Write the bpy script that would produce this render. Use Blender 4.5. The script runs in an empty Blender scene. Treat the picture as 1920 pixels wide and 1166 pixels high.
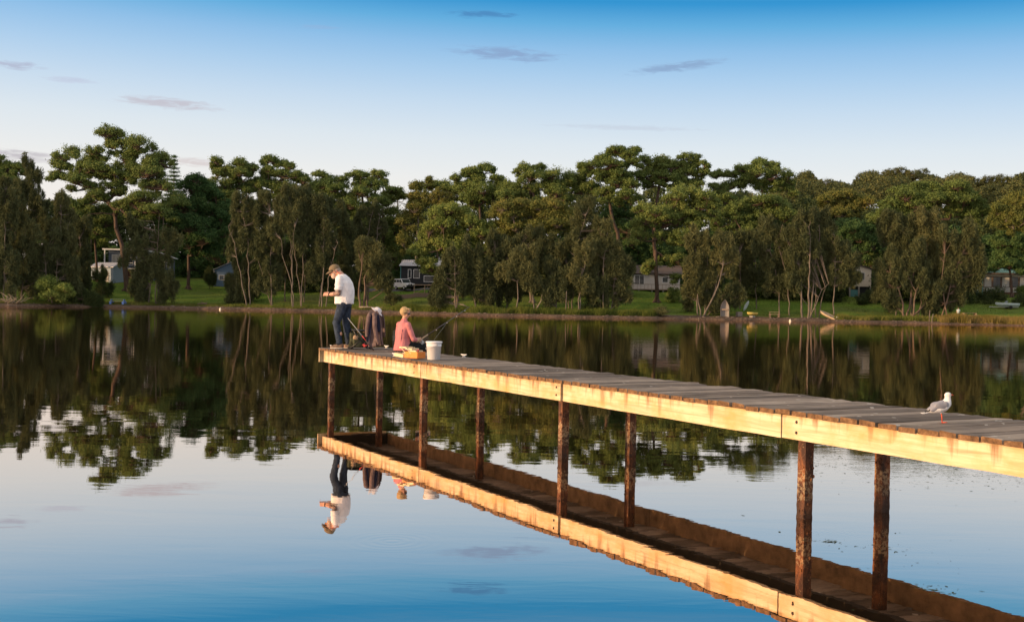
import bpy, bmesh, math, random
import numpy as np
from mathutils import Matrix, Vector
RNG = np.random.default_rng(7)
random.seed(7)
scene = bpy.context.scene
COL = scene.collection
R = math.radians

# ---------------------------------------------------------------- camera
FPX = 2142.0; H0 = 569.0
roll = math.atan(.0192); pitch = -(583 - H0) / FPX
CAM = np.array([0, 0, 1.87])
cR = np.array([math.cos(roll), 0, math.sin(roll)])
cF = np.array([0, math.cos(pitch), math.sin(pitch)])
cU = np.cross(cR, cF)
cR = np.cross(cF, cU)
cd = bpy.data.cameras.new('camera'); cam = bpy.data.objects.new('camera', cd); COL.objects.link(cam)
cd.sensor_width = 36; cd.lens = FPX / 1920 * 36; cd.clip_end = 6000; cd.clip_start = .05
M = Matrix.Identity(4)
for i in range(3):
    M[i][0] = cR[i]; M[i][1] = cU[i]; M[i][2] = -cF[i]; M[i][3] = CAM[i]
cam.matrix_world = M
scene.camera = cam

# ---------------------------------------------------------------- world and sun
SUN_EL = R(8.5); SUN_DIR = Vector((-.90, -.41, 0)).normalized()
sun_az = math.atan2(SUN_DIR.x, SUN_DIR.y)
w = bpy.data.worlds.new("World"); scene.world = w; w.use_nodes = True
nt = w.node_tree; nt.nodes.clear()
def N(t, ty, **k):
    n = t.nodes.new(ty)
    for a, b in k.items(): setattr(n, a, b)
    return n
out = N(nt, 'ShaderNodeOutputWorld'); bg = N(nt, 'ShaderNodeBackground'); nt.links.new(bg.outputs[0], out.inputs[0])
sky = N(nt, 'ShaderNodeTexSky', sky_type='NISHITA', sun_disc=False, sun_elevation=SUN_EL, sun_rotation=sun_az)
tc = N(nt, 'ShaderNodeTexCoord'); sp = N(nt, 'ShaderNodeSeparateXYZ'); nt.links.new(tc.outputs['Generated'], sp.inputs[0])
def ramp(t, stops, src=None, interp='LINEAR'):
    r = N(t, 'ShaderNodeValToRGB'); r.color_ramp.interpolation = interp
    while len(r.color_ramp.elements) < len(stops): r.color_ramp.elements.new(.5)
    for e, (p, c) in zip(r.color_ramp.elements, stops):
        e.position = p; e.color = (*c, 1) if len(c) == 3 else c
    if src is not None: t.links.new(src, r.inputs[0])
    return r
def math_(t, op, a, b=None, c=None, clamp=False):
    m = N(t, 'ShaderNodeMath', operation=op); m.use_clamp = clamp
    for i, v in enumerate((a, b, c)):
        if v is None: continue
        if isinstance(v, (int, float)): m.inputs[i].default_value = v
        else: t.links.new(v, m.inputs[i])
    return m.outputs[0]
def mix(t, fac, a, b, bt='MIX'):
    m = N(t, 'ShaderNodeMix', data_type='RGBA', blend_type=bt)
    for i, v in ((0, fac), (6, a), (7, b)):
        if isinstance(v, (int, float)): m.inputs[i].default_value = v
        elif isinstance(v, tuple): m.inputs[i].default_value = (*v, 1)
        else: t.links.new(v, m.inputs[i])
    return m.outputs[2]
SKY_STR = .1
# clear evening sky: cream at the horizon, deep blue higher up; bluer away from the sun
el = sp.outputs['Z']; S = lambda d: math.sin(R(d)) * 2
side = math_(nt, 'MULTIPLY', sp.outputs['X'], .05)
hz = math_(nt, 'ADD', math_(nt, 'MULTIPLY', el, 2.0), side)
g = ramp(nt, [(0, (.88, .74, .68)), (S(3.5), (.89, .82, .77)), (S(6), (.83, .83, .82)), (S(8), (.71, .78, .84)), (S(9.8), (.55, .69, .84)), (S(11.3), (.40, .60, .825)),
              (S(12.6), (.27, .51, .79)), (S(13.8), (.12, .41, .72)), (S(14.9), (.020, .28, .62)), (S(16.2), (.12, .33, .60)), (S(21), (.42, .50, .58)), (S(28), (.66, .63, .60)), (1.0, (.72, .68, .64))], hz)  # upper stops, above the view, are bright warm grey added as fill light
skyc = mix(nt, 1.0, sky.outputs[0], (SKY_STR,) * 3, 'MULTIPLY')
col = mix(nt, .08, g.outputs[0], skyc, 'ADD')
# broad warm glow added round the low sun, unseen behind left, as soft fill
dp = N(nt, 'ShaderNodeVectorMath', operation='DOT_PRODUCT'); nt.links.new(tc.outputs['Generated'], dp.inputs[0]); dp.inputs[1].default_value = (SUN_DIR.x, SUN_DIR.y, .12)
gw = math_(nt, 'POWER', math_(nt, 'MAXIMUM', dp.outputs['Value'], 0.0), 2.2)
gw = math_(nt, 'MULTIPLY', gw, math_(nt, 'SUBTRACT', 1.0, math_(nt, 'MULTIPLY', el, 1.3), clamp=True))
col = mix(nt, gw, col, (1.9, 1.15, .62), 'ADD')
# thin cloud wisps
az = math_(nt, 'ARCTAN2', sp.outputs['X'], sp.outputs['Y'])
elr = math_(nt, 'ARCSINE', el)
cmb = N(nt, 'ShaderNodeCombineXYZ')
nt.links.new(math_(nt, 'MULTIPLY', az, 32), cmb.inputs[0]); nt.links.new(math_(nt, 'MULTIPLY', elr, 190), cmb.inputs[1])
nz = N(nt, 'ShaderNodeTexNoise'); nz.inputs['Scale'].default_value = 1.7; nz.inputs['Detail'].default_value = 8; nz.inputs['Distortion'].default_value = .5
nz.inputs['Roughness'].default_value = .6
nt.links.new(cmb.outputs[0], nz.inputs[0])
def pix_dir(px, py):
    d = cR * (px - 960) / FPX + cU * (583 - py) / FPX + cF
    return d / np.linalg.norm(d)
for (px, py, wx, wy, c, amt, tilt) in [(950, 102, 135, 18, (.25, .36, .58), .75, .05), (1270, 126, 120, 13, (.25, .37, .58), .75, -.12), (905, 27, 85, 10, (.07, .22, .48), .7, 0),
                             (315, 194, 125, 14, (.52, .46, .52), .65, .03), (30, 122, 60, 11, (.40, .40, .54), .6, 0), (40, 292, 110, 14, (.46, .42, .47), .7, .05),
                             (370, 305, 60, 12, (.62, .52, .52), .6, 0), (1180, 240, 200, 7, (.55, .60, .70), .45, .02), (600, 52, 60, 6, (.30, .45, .70), .4, 0), (130, 150, 60, 7, (.50, .50, .66), .4, 0)]:
    d = pix_dir(px, py); a0 = math.atan2(d[0], d[1]); e0 = math.asin(d[2])
    da = math_(nt, 'SUBTRACT', az, a0); de = math_(nt, 'SUBTRACT', elr, e0)
    de = math_(nt, 'ADD', de, math_(nt, 'MULTIPLY', da, tilt))
    q = math_(nt, 'ADD', math_(nt, 'POWER', math_(nt, 'DIVIDE', da, wx / FPX), 2), math_(nt, 'POWER', math_(nt, 'DIVIDE', de, wy / FPX), 2))
    mask = math_(nt, 'SUBTRACT', 1.0, q, clamp=True)
    m = math_(nt, 'MULTIPLY', math_(nt, 'SUBTRACT', math_(nt, 'ADD', nz.outputs[0], math_(nt, 'MULTIPLY', mask, .42)), .66), 4.2, clamp=True)
    m = math_(nt, 'MULTIPLY', math_(nt, 'MULTIPLY', m, math_(nt, 'POWER', mask, .6)), amt)
    col = mix(nt, m, col, c)
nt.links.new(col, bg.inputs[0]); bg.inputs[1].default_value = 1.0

sd = bpy.data.lights.new('sun', 'SUN'); sd.energy = 4.6; sd.angle = R(.6); sd.color = (1, .65, .35)
so = bpy.data.objects.new('sun', sd); COL.objects.link(so)
sv = Vector((SUN_DIR.x * math.cos(SUN_EL), SUN_DIR.y * math.cos(SUN_EL), math.sin(SUN_EL)))
so.rotation_euler = sv.to_track_quat('Z', 'Y').to_euler(); so.location = (-60, -20, 60)
scene.render.engine = 'CYCLES'
vs = scene.view_settings; vs.view_transform = 'Standard'; vs.look = 'None'; vs.exposure = 0; vs.gamma = 1
scene.cycles.max_bounces = 6; scene.cycles.diffuse_bounces = 2; scene.cycles.glossy_bounces = 3; scene.cycles.transparent_max_bounces = 6

# ---------------------------------------------------------------- pixel helpers
def ray(px, py): return cR * (px - 960) / FPX + cU * (583 - py) / FPX + cF
def at(px, py, Y):
    d = ray(px, py); return CAM + d * (Y / d[1])
def onz(px, py, z):
    d = ray(px, py); return CAM + d * ((z - CAM[2]) / d[2])

# ---------------------------------------------------------------- materials
def new_mat(name):
    m = bpy.data.materials.new(name); m.use_nodes = True
    t = m.node_tree; b = t.nodes['Principled BSDF']; return m, t, b
def noise(t, scale, detail=4, rough=.55, vec=None, dist=0):
    n = N(t, 'ShaderNodeTexNoise'); n.inputs['Scale'].default_value = scale; n.inputs['Detail'].default_value = detail
    n.inputs['Roughness'].default_value = rough; n.inputs['Distortion'].default_value = dist
    if vec is not None: t.links.new(vec, n.inputs[0])
    return n.outputs[0]
def coords(t, scale=(1, 1, 1), kind='Object', loc=(0, 0, 0)):
    c = N(t, 'ShaderNodeTexCoord'); mp = N(t, 'ShaderNodeMapping'); mp.inputs['Scale'].default_value = scale; mp.inputs['Location'].default_value = loc
    t.links.new(c.outputs[kind], mp.inputs[0]); return mp.outputs[0]
def bump(t, b, h, strength=.4, dist=.01):
    n = N(t, 'ShaderNodeBump'); n.inputs['Strength'].default_value = strength; n.inputs['Distance'].default_value = dist
    t.links.new(h, n.inputs['Height']); t.links.new(n.outputs[0], b.inputs['Normal'])
def simple(name, c, rough=.6, var=.15, scale=20, metal=0, bmp=0, spec=.4):
    m, t, b = new_mat(name)
    n = noise(t, scale, 4, .6, coords(t))
    lo = tuple(x * (1 - var) for x in c); hi = tuple(min(1, x * (1 + var)) for x in c)
    r = ramp(t, [(.3, lo), (.7, hi)], n); t.links.new(r.outputs[0], b.inputs['Base Color'])
    b.inputs['Roughness'].default_value = rough; b.inputs['Metallic'].default_value = metal
    b.inputs['Specular IOR Level'].default_value = spec
    if bmp: bump(t, b, n, .5, bmp)
    return m
MAT = {}
def leafmat(name, dark, mid, light, trans=.2, nscale=.35):
    m, t, b = new_mat(name)
    n = noise(t, nscale, 3, .6, coords(t))
    gi = N(t, 'ShaderNodeNewGeometry')
    oi = N(t, 'ShaderNodeObjectInfo')
    f = math_(t, 'ADD', math_(t, 'MULTIPLY', n, .75), math_(t, 'MULTIPLY', gi.outputs['Random Per Island'], .3))
    f = math_(t, 'ADD', f, math_(t, 'MULTIPLY', math_(t, 'SUBTRACT', oi.outputs['Random'], .5), .14))
    r = ramp(t, [(.28, dark), (.55, mid), (.85, light)], f)
    b.inputs['Roughness'].default_value = .7; b.inputs['Specular IOR Level'].default_value = .15
    t.links.new(r.outputs[0], b.inputs['Base Color'])
    tr = N(t, 'ShaderNodeBsdfTranslucent'); t.links.new(r.outputs[0], tr.inputs[0])
    mx = N(t, 'ShaderNodeMixShader'); mx.inputs[0].default_value = trans
    t.links.new(b.outputs[0], mx.inputs[1]); t.links.new(tr.outputs[0], mx.inputs[2])
    t.links.new(mx.outputs[0], t.nodes['Material Output'].inputs[0])
    MAT[name] = m
leafmat('gum_leaf', (0.088, 0.128, 0.036), (0.145, 0.200, 0.054), (0.262, 0.275, 0.075), .18)
leafmat('dark_leaf', (0.038, 0.084, 0.027), (0.075, 0.140, 0.045), (0.155, 0.205, 0.058), .18)
leafmat('olive_leaf', (0.078, 0.104, 0.028), (0.150, 0.166, 0.042), (0.280, 0.240, 0.065), .18)
leafmat('oak_leaf', (0.052, 0.064, 0.030), (0.088, 0.102, 0.042), (0.140, 0.142, 0.056), .2, .25)
leafmat('tan_leaf', (0.066, 0.076, 0.034), (0.120, 0.128, 0.050), (0.205, 0.190, 0.078), .2, .3)
leafmat('lime_leaf', (0.088, 0.135, 0.032), (0.160, 0.212, 0.050), (0.285, 0.300, 0.080))
leafmat('bush_leaf', (0.029, 0.047, 0.018), (0.055, 0.078, 0.026), (0.111, 0.124, 0.039), .15, .12)
leafmat('ridge_leaf', (0.049, 0.067, 0.031), (0.098, 0.112, 0.039), (0.210, 0.168, 0.056), .15, .06)
leafmat('reed', (0.060, 0.090, 0.019), (0.144, 0.180, 0.034), (0.312, 0.252, 0.084), .3, .25)
leafmat('gold_reed', (.09, .085, .02), (.20, .17, .04), (.34, .24, .10), .3, .25)
def barkmat(name, a, b_, sc=3):
    m, t, b = new_mat(name); n = noise(t, sc, 5, .65, coords(t, (1, 1, .35)))
    r = ramp(t, [(.3, a), (.7, b_)], n); t.links.new(r.outputs[0], b.inputs['Base Color']); b.inputs['Roughness'].default_value = .85
    bump(t, b, n, .6, .03); MAT[name] = m
barkmat('red_bark', (.040, .026, .019), (.12, .072, .048))
barkmat('pale_bark', (.075, .060, .048), (.21, .17, .135))
barkmat('brown_bark', (.07, .048, .035), (.20, .135, .095))
barkmat('driftwood', (.14, .11, .08), (.33, .27, .20), 6)

def wood_deck():
    m, t, b = new_mat('deck_wood')
    gi = N(t, 'ShaderNodeNewGeometry')
    grain = noise(t, 1, 8, .75, coords(t, (24, 1.1, 12)), .6)
    blotch = noise(t, 3.2, 4, .6, coords(t))
    f = math_(t, 'ADD', math_(t, 'MULTIPLY', grain, .8), math_(t, 'MULTIPLY', gi.outputs['Random Per Island'], .46))
    f = math_(t, 'SUBTRACT', f, .13)
    f = math_(t, 'ADD', f, math_(t, 'MULTIPLY', math_(t, 'SUBTRACT', blotch, .5), .5))
    r = ramp(t, [(.22, (.080, .062, .048)), (.45, (.17, .136, .110)), (.62, (.265, .215, .175)), (.85, (.40, .335, .275))], f)
    # droppings and lichen
    vo = N(t, 'ShaderNodeTexVoronoi'); vo.inputs['Scale'].default_value = 7; t.links.new(coords(t, (1, 1, 1)), vo.inputs[0])
    sz = noise(t, 5, 2, .5, coords(t, loc=(3, 1, 0)))
    spot = math_(t, 'LESS_THAN', vo.outputs['Distance'], math_(t, 'MULTIPLY', math_(t, 'SUBTRACT', sz, .46, clamp=True), 1.1))
    c = mix(t, math_(t, 'MULTIPLY', spot, .7), r.outputs[0], (.62, .58, .52))
    tn = N(t, 'ShaderNodeTexCoord'); sn = N(t, 'ShaderNodeSeparateXYZ'); t.links.new(tn.outputs['Normal'], sn.inputs[0])
    endf = math_(t, 'GREATER_THAN', math_(t, 'ABSOLUTE', sn.outputs['Y']), .6)
    eg = ramp(t, [(.3, (.055, .032, .018)), (.5, (.16, .085, .040)), (.7, (.30, .17, .085)), (.85, (.50, .34, .20))], noise(t, 16, 5, .7, coords(t)))
    c = mix(t, endf, c, eg.outputs[0])
    t.links.new(c, b.inputs['Base Color']); b.inputs['Roughness'].default_value = .8; b.inputs['Specular IOR Level'].default_value = .25
    bump(t, b, grain, .7, .006); return m
def fin(m, t, b, grain):
    # fine dark splits along the grain
    src = b.inputs['Base Color'].links[0].from_socket
    sp_ = noise(t, 1, 3, .6, coords(t, (.6, 40, 55), loc=(2, 3, 1)), .4); k = math_(t, 'MULTIPLY', math_(t, 'SUBTRACT', sp_, .66, clamp=True), 12, clamp=True)
    t.links.new(mix(t, math_(t, 'MULTIPLY', k, .55), src, (.20, .12, .06)), b.inputs['Base Color']); bump(t, b, math_(t, 'SUBTRACT', grain, k), .5, .005); return m
def wood_beam():
    m, t, b = new_mat('beam_wood')
    grain = noise(t, 1, 7, .65, coords(t, (1.1, 30, 26)), .8)
    r = ramp(t, [(.28, (.40, .29, .16)), (.42, (.60, .46, .27)), (.56, (.73, .58, .37)), (.78, (.82, .68, .46))], grain)
    blot = noise(t, 2.2, 5, .6, coords(t, (1, 1, 1.5), loc=(5, 0, 0)))
    c = mix(t, math_(t, 'MULTIPLY', math_(t, 'SUBTRACT', blot, .44, clamp=True), 4.0, clamp=True), r.outputs[0], (.62, .36, .13))
    # rust coloured drips running down from the plank ends
    drip = noise(t, 1, 4, .6, coords(t, (7.5, 1, .9)), .1)
    sx = N(t, 'ShaderNodeSeparateXYZ'); t.links.new(coords(t), sx.inputs[0])
    hgt = math_(t, 'DIVIDE', math_(t, 'SUBTRACT', sx.outputs['Z'], .70), .215, clamp=True)
    far = math_(t, 'SUBTRACT', 1.0, math_(t, 'DIVIDE', sx.outputs['X'], 9.0), clamp=True)
    th = math_(t, 'SUBTRACT', math_(t, 'SUBTRACT', .66, math_(t, 'MULTIPLY', hgt, .19)), math_(t, 'MULTIPLY', far, .10))
    df = math_(t, 'MULTIPLY', math_(t, 'SUBTRACT', drip, th), 6, clamp=True)
    c = mix(t, math_(t, 'MULTIPLY', df, .8), c, (.20, .085, .028))
    wz = noise(t, 1, 5, .65, coords(t, (.8, 1, 4), loc=(11, 0, 3)))
    c = mix(t, math_(t, 'MULTIPLY', math_(t, 'SUBTRACT', wz, .58, clamp=True), 3.0, clamp=True), c, (.42, .36, .30))
    edge = math_(t, 'MULTIPLY', math_(t, 'SUBTRACT', hgt, .88, clamp=True), 8, clamp=True)
    c = mix(t, math_(t, 'MULTIPLY', edge, noise(t, 8, 3, .6, coords(t))), c, (.42, .22, .06))
    t.links.new(c, b.inputs['Base Color']); b.inputs['Roughness'].default_value = .6; b.inputs['Specular IOR Level'].default_value = .35
    return fin(m, t, b, grain)
def wood_pile():
    m, t, b = new_mat('pile_wood')
    n1 = noise(t, 9, 6, .7, coords(t, (1, 1, .5))); n2 = noise(t, 34, 4, .7, coords(t))
    r = ramp(t, [(.3, (.012, .007, .005)), (.48, (.075, .026, .011)), (.62, (.23, .080, .025)), (.78, (.50, .25, .09))], n1)
    sx = N(t, 'ShaderNodeSeparateXYZ'); t.links.new(coords(t), sx.inputs[0])
    wet = math_(t, 'MULTIPLY', math_(t, 'SUBTRACT', .30, sx.outputs['Z'], clamp=True), 3.5, clamp=True)
    enc = math_(t, 'MULTIPLY', math_(t, 'GREATER_THAN', n2, .63), .7)
    c = mix(t, enc, r.outputs[0], (.30, .19, .10))
    band = math_(t, 'MULTIPLY', math_(t, 'GREATER_THAN', sx.outputs['Z'], math_(t, 'ADD', .10, math_(t, 'MULTIPLY', n1, .12))), math_(t, 'LESS_THAN', sx.outputs['Z'], math_(t, 'ADD', .26, math_(t, 'MULTIPLY', n1, .30))))
    c = mix(t, math_(t, 'MULTIPLY', math_(t, 'MULTIPLY', band, math_(t, 'GREATER_THAN', n2, .50)), .6), c, (.42, .30, .17))
    c = mix(t, math_(t, 'MULTIPLY', wet, .6), c, (.035, .018, .009))
    t.links.new(c, b.inputs['Base Color']); b.inputs['Roughness'].default_value = .75
    bump(t, b, math_(t, 'ADD', n1, n2), .9, .02); return m
def cloth(name, c, fold=14, amt=.02, var=.12):
    m, t, b = new_mat(name)
    n = noise(t, fold, 3, .5, coords(t, (1, 1, .6)), .6); n2 = noise(t, 160, 2, .5, coords(t))
    lo = tuple(x * (1 - var) for x in c); hi = tuple(min(1, x * (1 + var)) for x in c)
    r = ramp(t, [(.3, lo), (.7, hi)], n); t.links.new(r.outputs[0], b.inputs['Base Color'])
    b.inputs['Roughness'].default_value = .9; b.inputs['Specular IOR Level'].default_value = .15
    bump(t, b, math_(t, 'ADD', n, math_(t, 'MULTIPLY', n2, .1)), .8, amt); return m
MAT['beam_old'] = simple('old_beam_wood', (.20, .125, .065), .8, .5, 6, 0, .004); MAT['deck'] = wood_deck(); MAT['beam'] = wood_beam(); MAT['pile'] = wood_pile()
MAT['shirt'] = cloth('white_cotton', (.80, .78, .80)); MAT['pink'] = cloth('pink_cotton', (.56, .205, .215))
MAT['jeans'] = cloth('denim', (.035, .048, .075), 16, .02, .5)
MAT['black_cloth'] = cloth('black_cloth', (.018, .02, .022)); MAT['grey_jacket'] = cloth('grey_jacket', (.17, .12, .115), 18, .03, .3)
MAT['navy'] = cloth('navy_lining', (.03, .035, .07)); MAT['cap'] = cloth('cap_cotton', (.20, .15, .095), 20, .004)
MAT['white_felt'] = cloth('white_felt', (.75, .70, .72)); MAT['camo'] = cloth('camo_bag', (.07, .075, .045), 12, .01, .8)
def skinmat():
    m, t, b = new_mat('skin'); n = noise(t, 14, 3, .5, coords(t))
    r = ramp(t, [(.3, (.50, .25, .16)), (.7, (.62, .34, .23))], n)
    a = N(t, 'ShaderNodeAttribute'); a.attribute_name = 'ink'
    tn = noise(t, 26, 3, .6, coords(t), 1.5)
    c = mix(t, math_(t, 'MULTIPLY', a.outputs['Fac'], math_(t, 'MULTIPLY', math_(t, 'SUBTRACT', tn, .36, clamp=True), 5, clamp=True)), r.outputs[0], (.075, .07, .07))
    t.links.new(c, b.inputs['Base Color']); b.inputs['Roughness'].default_value = .5
    b.inputs['Subsurface Weight'].default_value = .05; return m
MAT['skin'] = skinmat()
for k, v in dict(hair_grey=((.30, .24, .20), .8), blond=((.44, .30, .15), .85), beard=((.55, .42, .34), .9), black=((.012, .012, .014), .35), glass_dark=((.02, .022, .03), .12),
                 shoe=((.20, .13, .09), .7), sole=((.55, .48, .42), .7), red=((.55, .05, .05), .35), steel=((.45, .46, .48), .3), white_pl=((.80, .78, .78), .35), cleat=((.78, .74, .70), .3),
                 orange_pl=((.80, .26, .04), .4), cream_pl=((.80, .62, .38), .45), rod=((.05, .03, .03), .3), cork=((.42, .28, .17), .7), line=((.5, .52, .5), .3),
                 gull_white=((.82, .80, .79), .6), gull_grey=((.27, .27, .31), .6), gull_leg=((.78, .10, .03), .45), lips=((.40, .15, .12), .5), bolt=((.05, .035, .025), .6),
                 blue_wall=((.17, .26, .42), .7), slate_wall=((.10, .13, .19), .7), white_wall=((.62, .58, .54), .7), grey_wall=((.33, .40, .48), .7), dark_wall=((.022, .026, .032), .7),
                 cream_wall=((.66, .60, .50), .7), yellow_wall=((.26, .22, .09), .7), maroon=((.10, .02, .022), .7), tin_roof=((.55, .55, .60), .45), green_roof=((.12, .26, .26), .6), brown_roof=((.10, .075, .065), .7),
                 white_paint=((.70, .70, .70), .5), win_glass=((.03, .04, .045), .08), curtain=((.50, .48, .44), .8), brick=((.16, .075, .05), .85), timber=((.30, .22, .15), .7),
                 car_white=((.72, .73, .76), .25), tyre=((.015, .015, .015), .8), lamp=((.7, .7, .68), .15), bench_blue=((.16, .27, .60), .6), bench_top=((.42, .46, .30), .6), dark_timber=((.022, .015, .010), .85), boat_grey=((.20, .18, .165), .6),
                 boat_cream=((.45, .34, .22), .5), boat_yellow=((.55, .42, .10), .5), kayak=((.42, .50, .50), .5), buoy=((.8, .74, .6), .5), concrete=((.30, .28, .26), .8), asphalt=((.10, .095, .10), .9), stone=((.20, .15, .12), .85),
                 hedge_wood=((.06, .05, .04), .9), turq=((.10, .28, .30), .6)).items():
    MAT[k] = simple(k, v[0], v[1])
MAT['bucket'] = simple('bucket_plastic', (.80, .77, .78), .35, .04, 8)

def ground_mat():
    m, t, b = new_mat('ground')
    a = N(t, 'ShaderNodeAttribute'); a.attribute_name = 'shore'
    n = noise(t, .22, 5, .6, coords(t)); nf = noise(t, 3.0, 5, .7, coords(t)); nb = noise(t, .05, 3, .5, coords(t))
    f = math_(t, 'ADD', math_(t, 'MULTIPLY', n, .5), math_(t, 'MULTIPLY', nf, .5))
    gr = ramp(t, [(.3, (.055, .110, .014)), (.5, (.105, .175, .022)), (.72, (.195, .235, .045))], f)
    gr2 = mix(t, math_(t, 'MULTIPLY', math_(t, 'SUBTRACT', nb, .5, clamp=True), 3.5, clamp=True), gr.outputs[0], (.14, .13, .045))
    mud = ramp(t, [(.3, (.055, .038, .028)), (.5, (.13, .09, .065)), (.75, (.25, .18, .13))], nf)
    d = math_(t, 'ADD', a.outputs['Fac'], math_(t, 'MULTIPLY', math_(t, 'SUBTRACT', noise(t, .3, 4, .6, coords(t)), .5), 5))
    k = math_(t, 'DIVIDE', math_(t, 'SUBTRACT', d, 3.0), 1.2, clamp=True)
    c = mix(t, k, mud.outputs[0], gr2)
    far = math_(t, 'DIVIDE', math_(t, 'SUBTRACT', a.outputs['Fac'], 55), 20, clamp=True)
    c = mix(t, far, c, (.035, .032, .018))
    t.links.new(c, b.inputs['Base Color']); b.inputs['Roughness'].default_value = .95; b.inputs['Specular IOR Level'].default_value = .1
    bump(t, b, nf, .8, .15); return m
MAT['ground'] = ground_mat()
def water_mat():
    m, t, b = new_mat('water')
    t.nodes.remove(b); o = t.nodes['Material Output']
    co = N(t, 'ShaderNodeTexCoord'); sx = N(t, 'ShaderNodeSeparateXYZ'); t.links.new(co.outputs['Object'], sx.inputs[0])
    a = noise(t, 1.0, 3, .5, coords(t, (.9, 2.6, 1)), .4)
    a2 = noise(t, 1.0, 2, .5, coords(t, (.22, .8, 1)), .3)
    fine = noise(t, 1.0, 3, .6, coords(t, (6, 14, 1)), .2)
    # light breeze farther out, still water close in, one ruffled patch beside the jetty
    out_ = math_(t, 'DIVIDE', math_(t, 'SUBTRACT', sx.outputs['Y'], 12), 45, clamp=True)
    patch = noise(t, .06, 2, .5, coords(t, (1, 1.6, 1), loc=(4, 2, 0)))
    amp = math_(t, 'ADD', .0007, math_(t, 'MULTIPLY', out_, .0017))
    amp = math_(t, 'MULTIPLY', amp, math_(t, 'ADD', .45, patch))
    dx = math_(t, 'DIVIDE', math_(t, 'SUBTRACT', sx.outputs['X'], 4.9), 2.6); dy = math_(t, 'DIVIDE', math_(t, 'SUBTRACT', sx.outputs['Y'], 13.2), 2.6)
    rr = math_(t, 'SUBTRACT', 1.0, math_(t, 'ADD', math_(t, 'MULTIPLY', dx, dx), math_(t, 'MULTIPLY', dy, dy)), clamp=True)
    ruf = math_(t, 'MULTIPLY', math_(t, 'MULTIPLY', rr, noise(t, 1.2, 4, .7, coords(t, (1, 2, 1)))), .0012)
    # insect rings on the surface
    h = math_(t, 'MULTIPLY', math_(t, 'ADD', math_(t, 'ADD', a, math_(t, 'MULTIPLY', a2, 1.6)), math_(t, 'MULTIPLY', fine, .05)), amp)
    h = math_(t, 'ADD', h, math_(t, 'MULTIPLY', fine, ruf))
    for (rx, ry, wl, rad) in ((3.22, 9.0, .035, .17), (-.9, 8.9, .09, .5), (2.75, 9.6, .045, .3)):
        ex = math_(t, 'SUBTRACT', sx.outputs['X'], rx); ey = math_(t, 'SUBTRACT', sx.outputs['Y'], ry)
        rd = math_(t, 'SQRT', math_(t, 'ADD', math_(t, 'MULTIPLY', ex, ex), math_(t, 'MULTIPLY', ey, ey)))
        en = math_(t, 'SUBTRACT', 1.0, math_(t, 'DIVIDE', rd, rad), clamp=True)
        h = math_(t, 'ADD', h, math_(t, 'MULTIPLY', math_(t, 'MULTIPLY', math_(t, 'SINE', math_(t, 'MULTIPLY', rd, 6.283 / wl)), en), .00009))
    bp = N(t, 'ShaderNodeBump'); bp.inputs['Strength'].default_value = 1; bp.inputs['Distance'].default_value = 1.0; t.links.new(h, bp.inputs['Height'])
    gl = N(t, 'ShaderNodeBsdfGlossy'); gl.inputs['Roughness'].default_value = .0; gl.inputs['Color'].default_value = (1.0, .875, .785, 1); t.links.new(bp.outputs[0], gl.inputs['Normal'])
    df = N(t, 'ShaderNodeBsdfDiffuse'); df.inputs[0].default_value = (.016, .013, .007, 1)
    fr = N(t, 'ShaderNodeFresnel'); fr.inputs[0].default_value = 2.3
    fac = math_(t, 'ADD', math_(t, 'MULTIPLY', fr.outputs[0], .28), .70, clamp=True)
    mx = N(t, 'ShaderNodeMixShader'); t.links.new(fac, mx.inputs[0]); t.links.new(df.outputs[0], mx.inputs[1]); t.links.new(gl.outputs[0], mx.inputs[2])
    t.links.new(mx.outputs[0], o.inputs[0]); return m
MAT['water'] = water_mat()

# ---------------------------------------------------------------- mesh helpers
def empty(name, loc=(0, 0, 0), rz=0, label=None, cat=None, group=None):
    o = bpy.data.objects.new(name, None); COL.objects.link(o); o.location = loc; o.rotation_euler = (0, 0, rz); o.empty_display_size = .2
    if label: o['label'] = label
    if cat: o['category'] = cat
    if group: o['group'] = group
    return o
def tag(o, label, cat, group=None, kind=None):
    if label: o['label'] = label
    if cat: o['category'] = cat
    if group: o['group'] = group
    if kind: o['kind'] = kind
    return o
def link(name, me, mat, parent=None):
    o = bpy.data.objects.new(name, me); COL.objects.link(o)
    if mat is not None and len(me.materials) == 0: me.materials.append(MAT[mat] if isinstance(mat, str) else mat)
    if parent is not None: o.parent = parent
    return o
def frame(zdir, xhint=(1, 0, 0)):
    z = Vector(zdir).normalized(); x = Vector(xhint)
    if abs(z.dot(x.normalized())) > .98: x = Vector((0, 1, 0))
    y = z.cross(x).normalized(); x = y.cross(z).normalized()
    return Matrix((x, y, z)).transposed()
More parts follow.
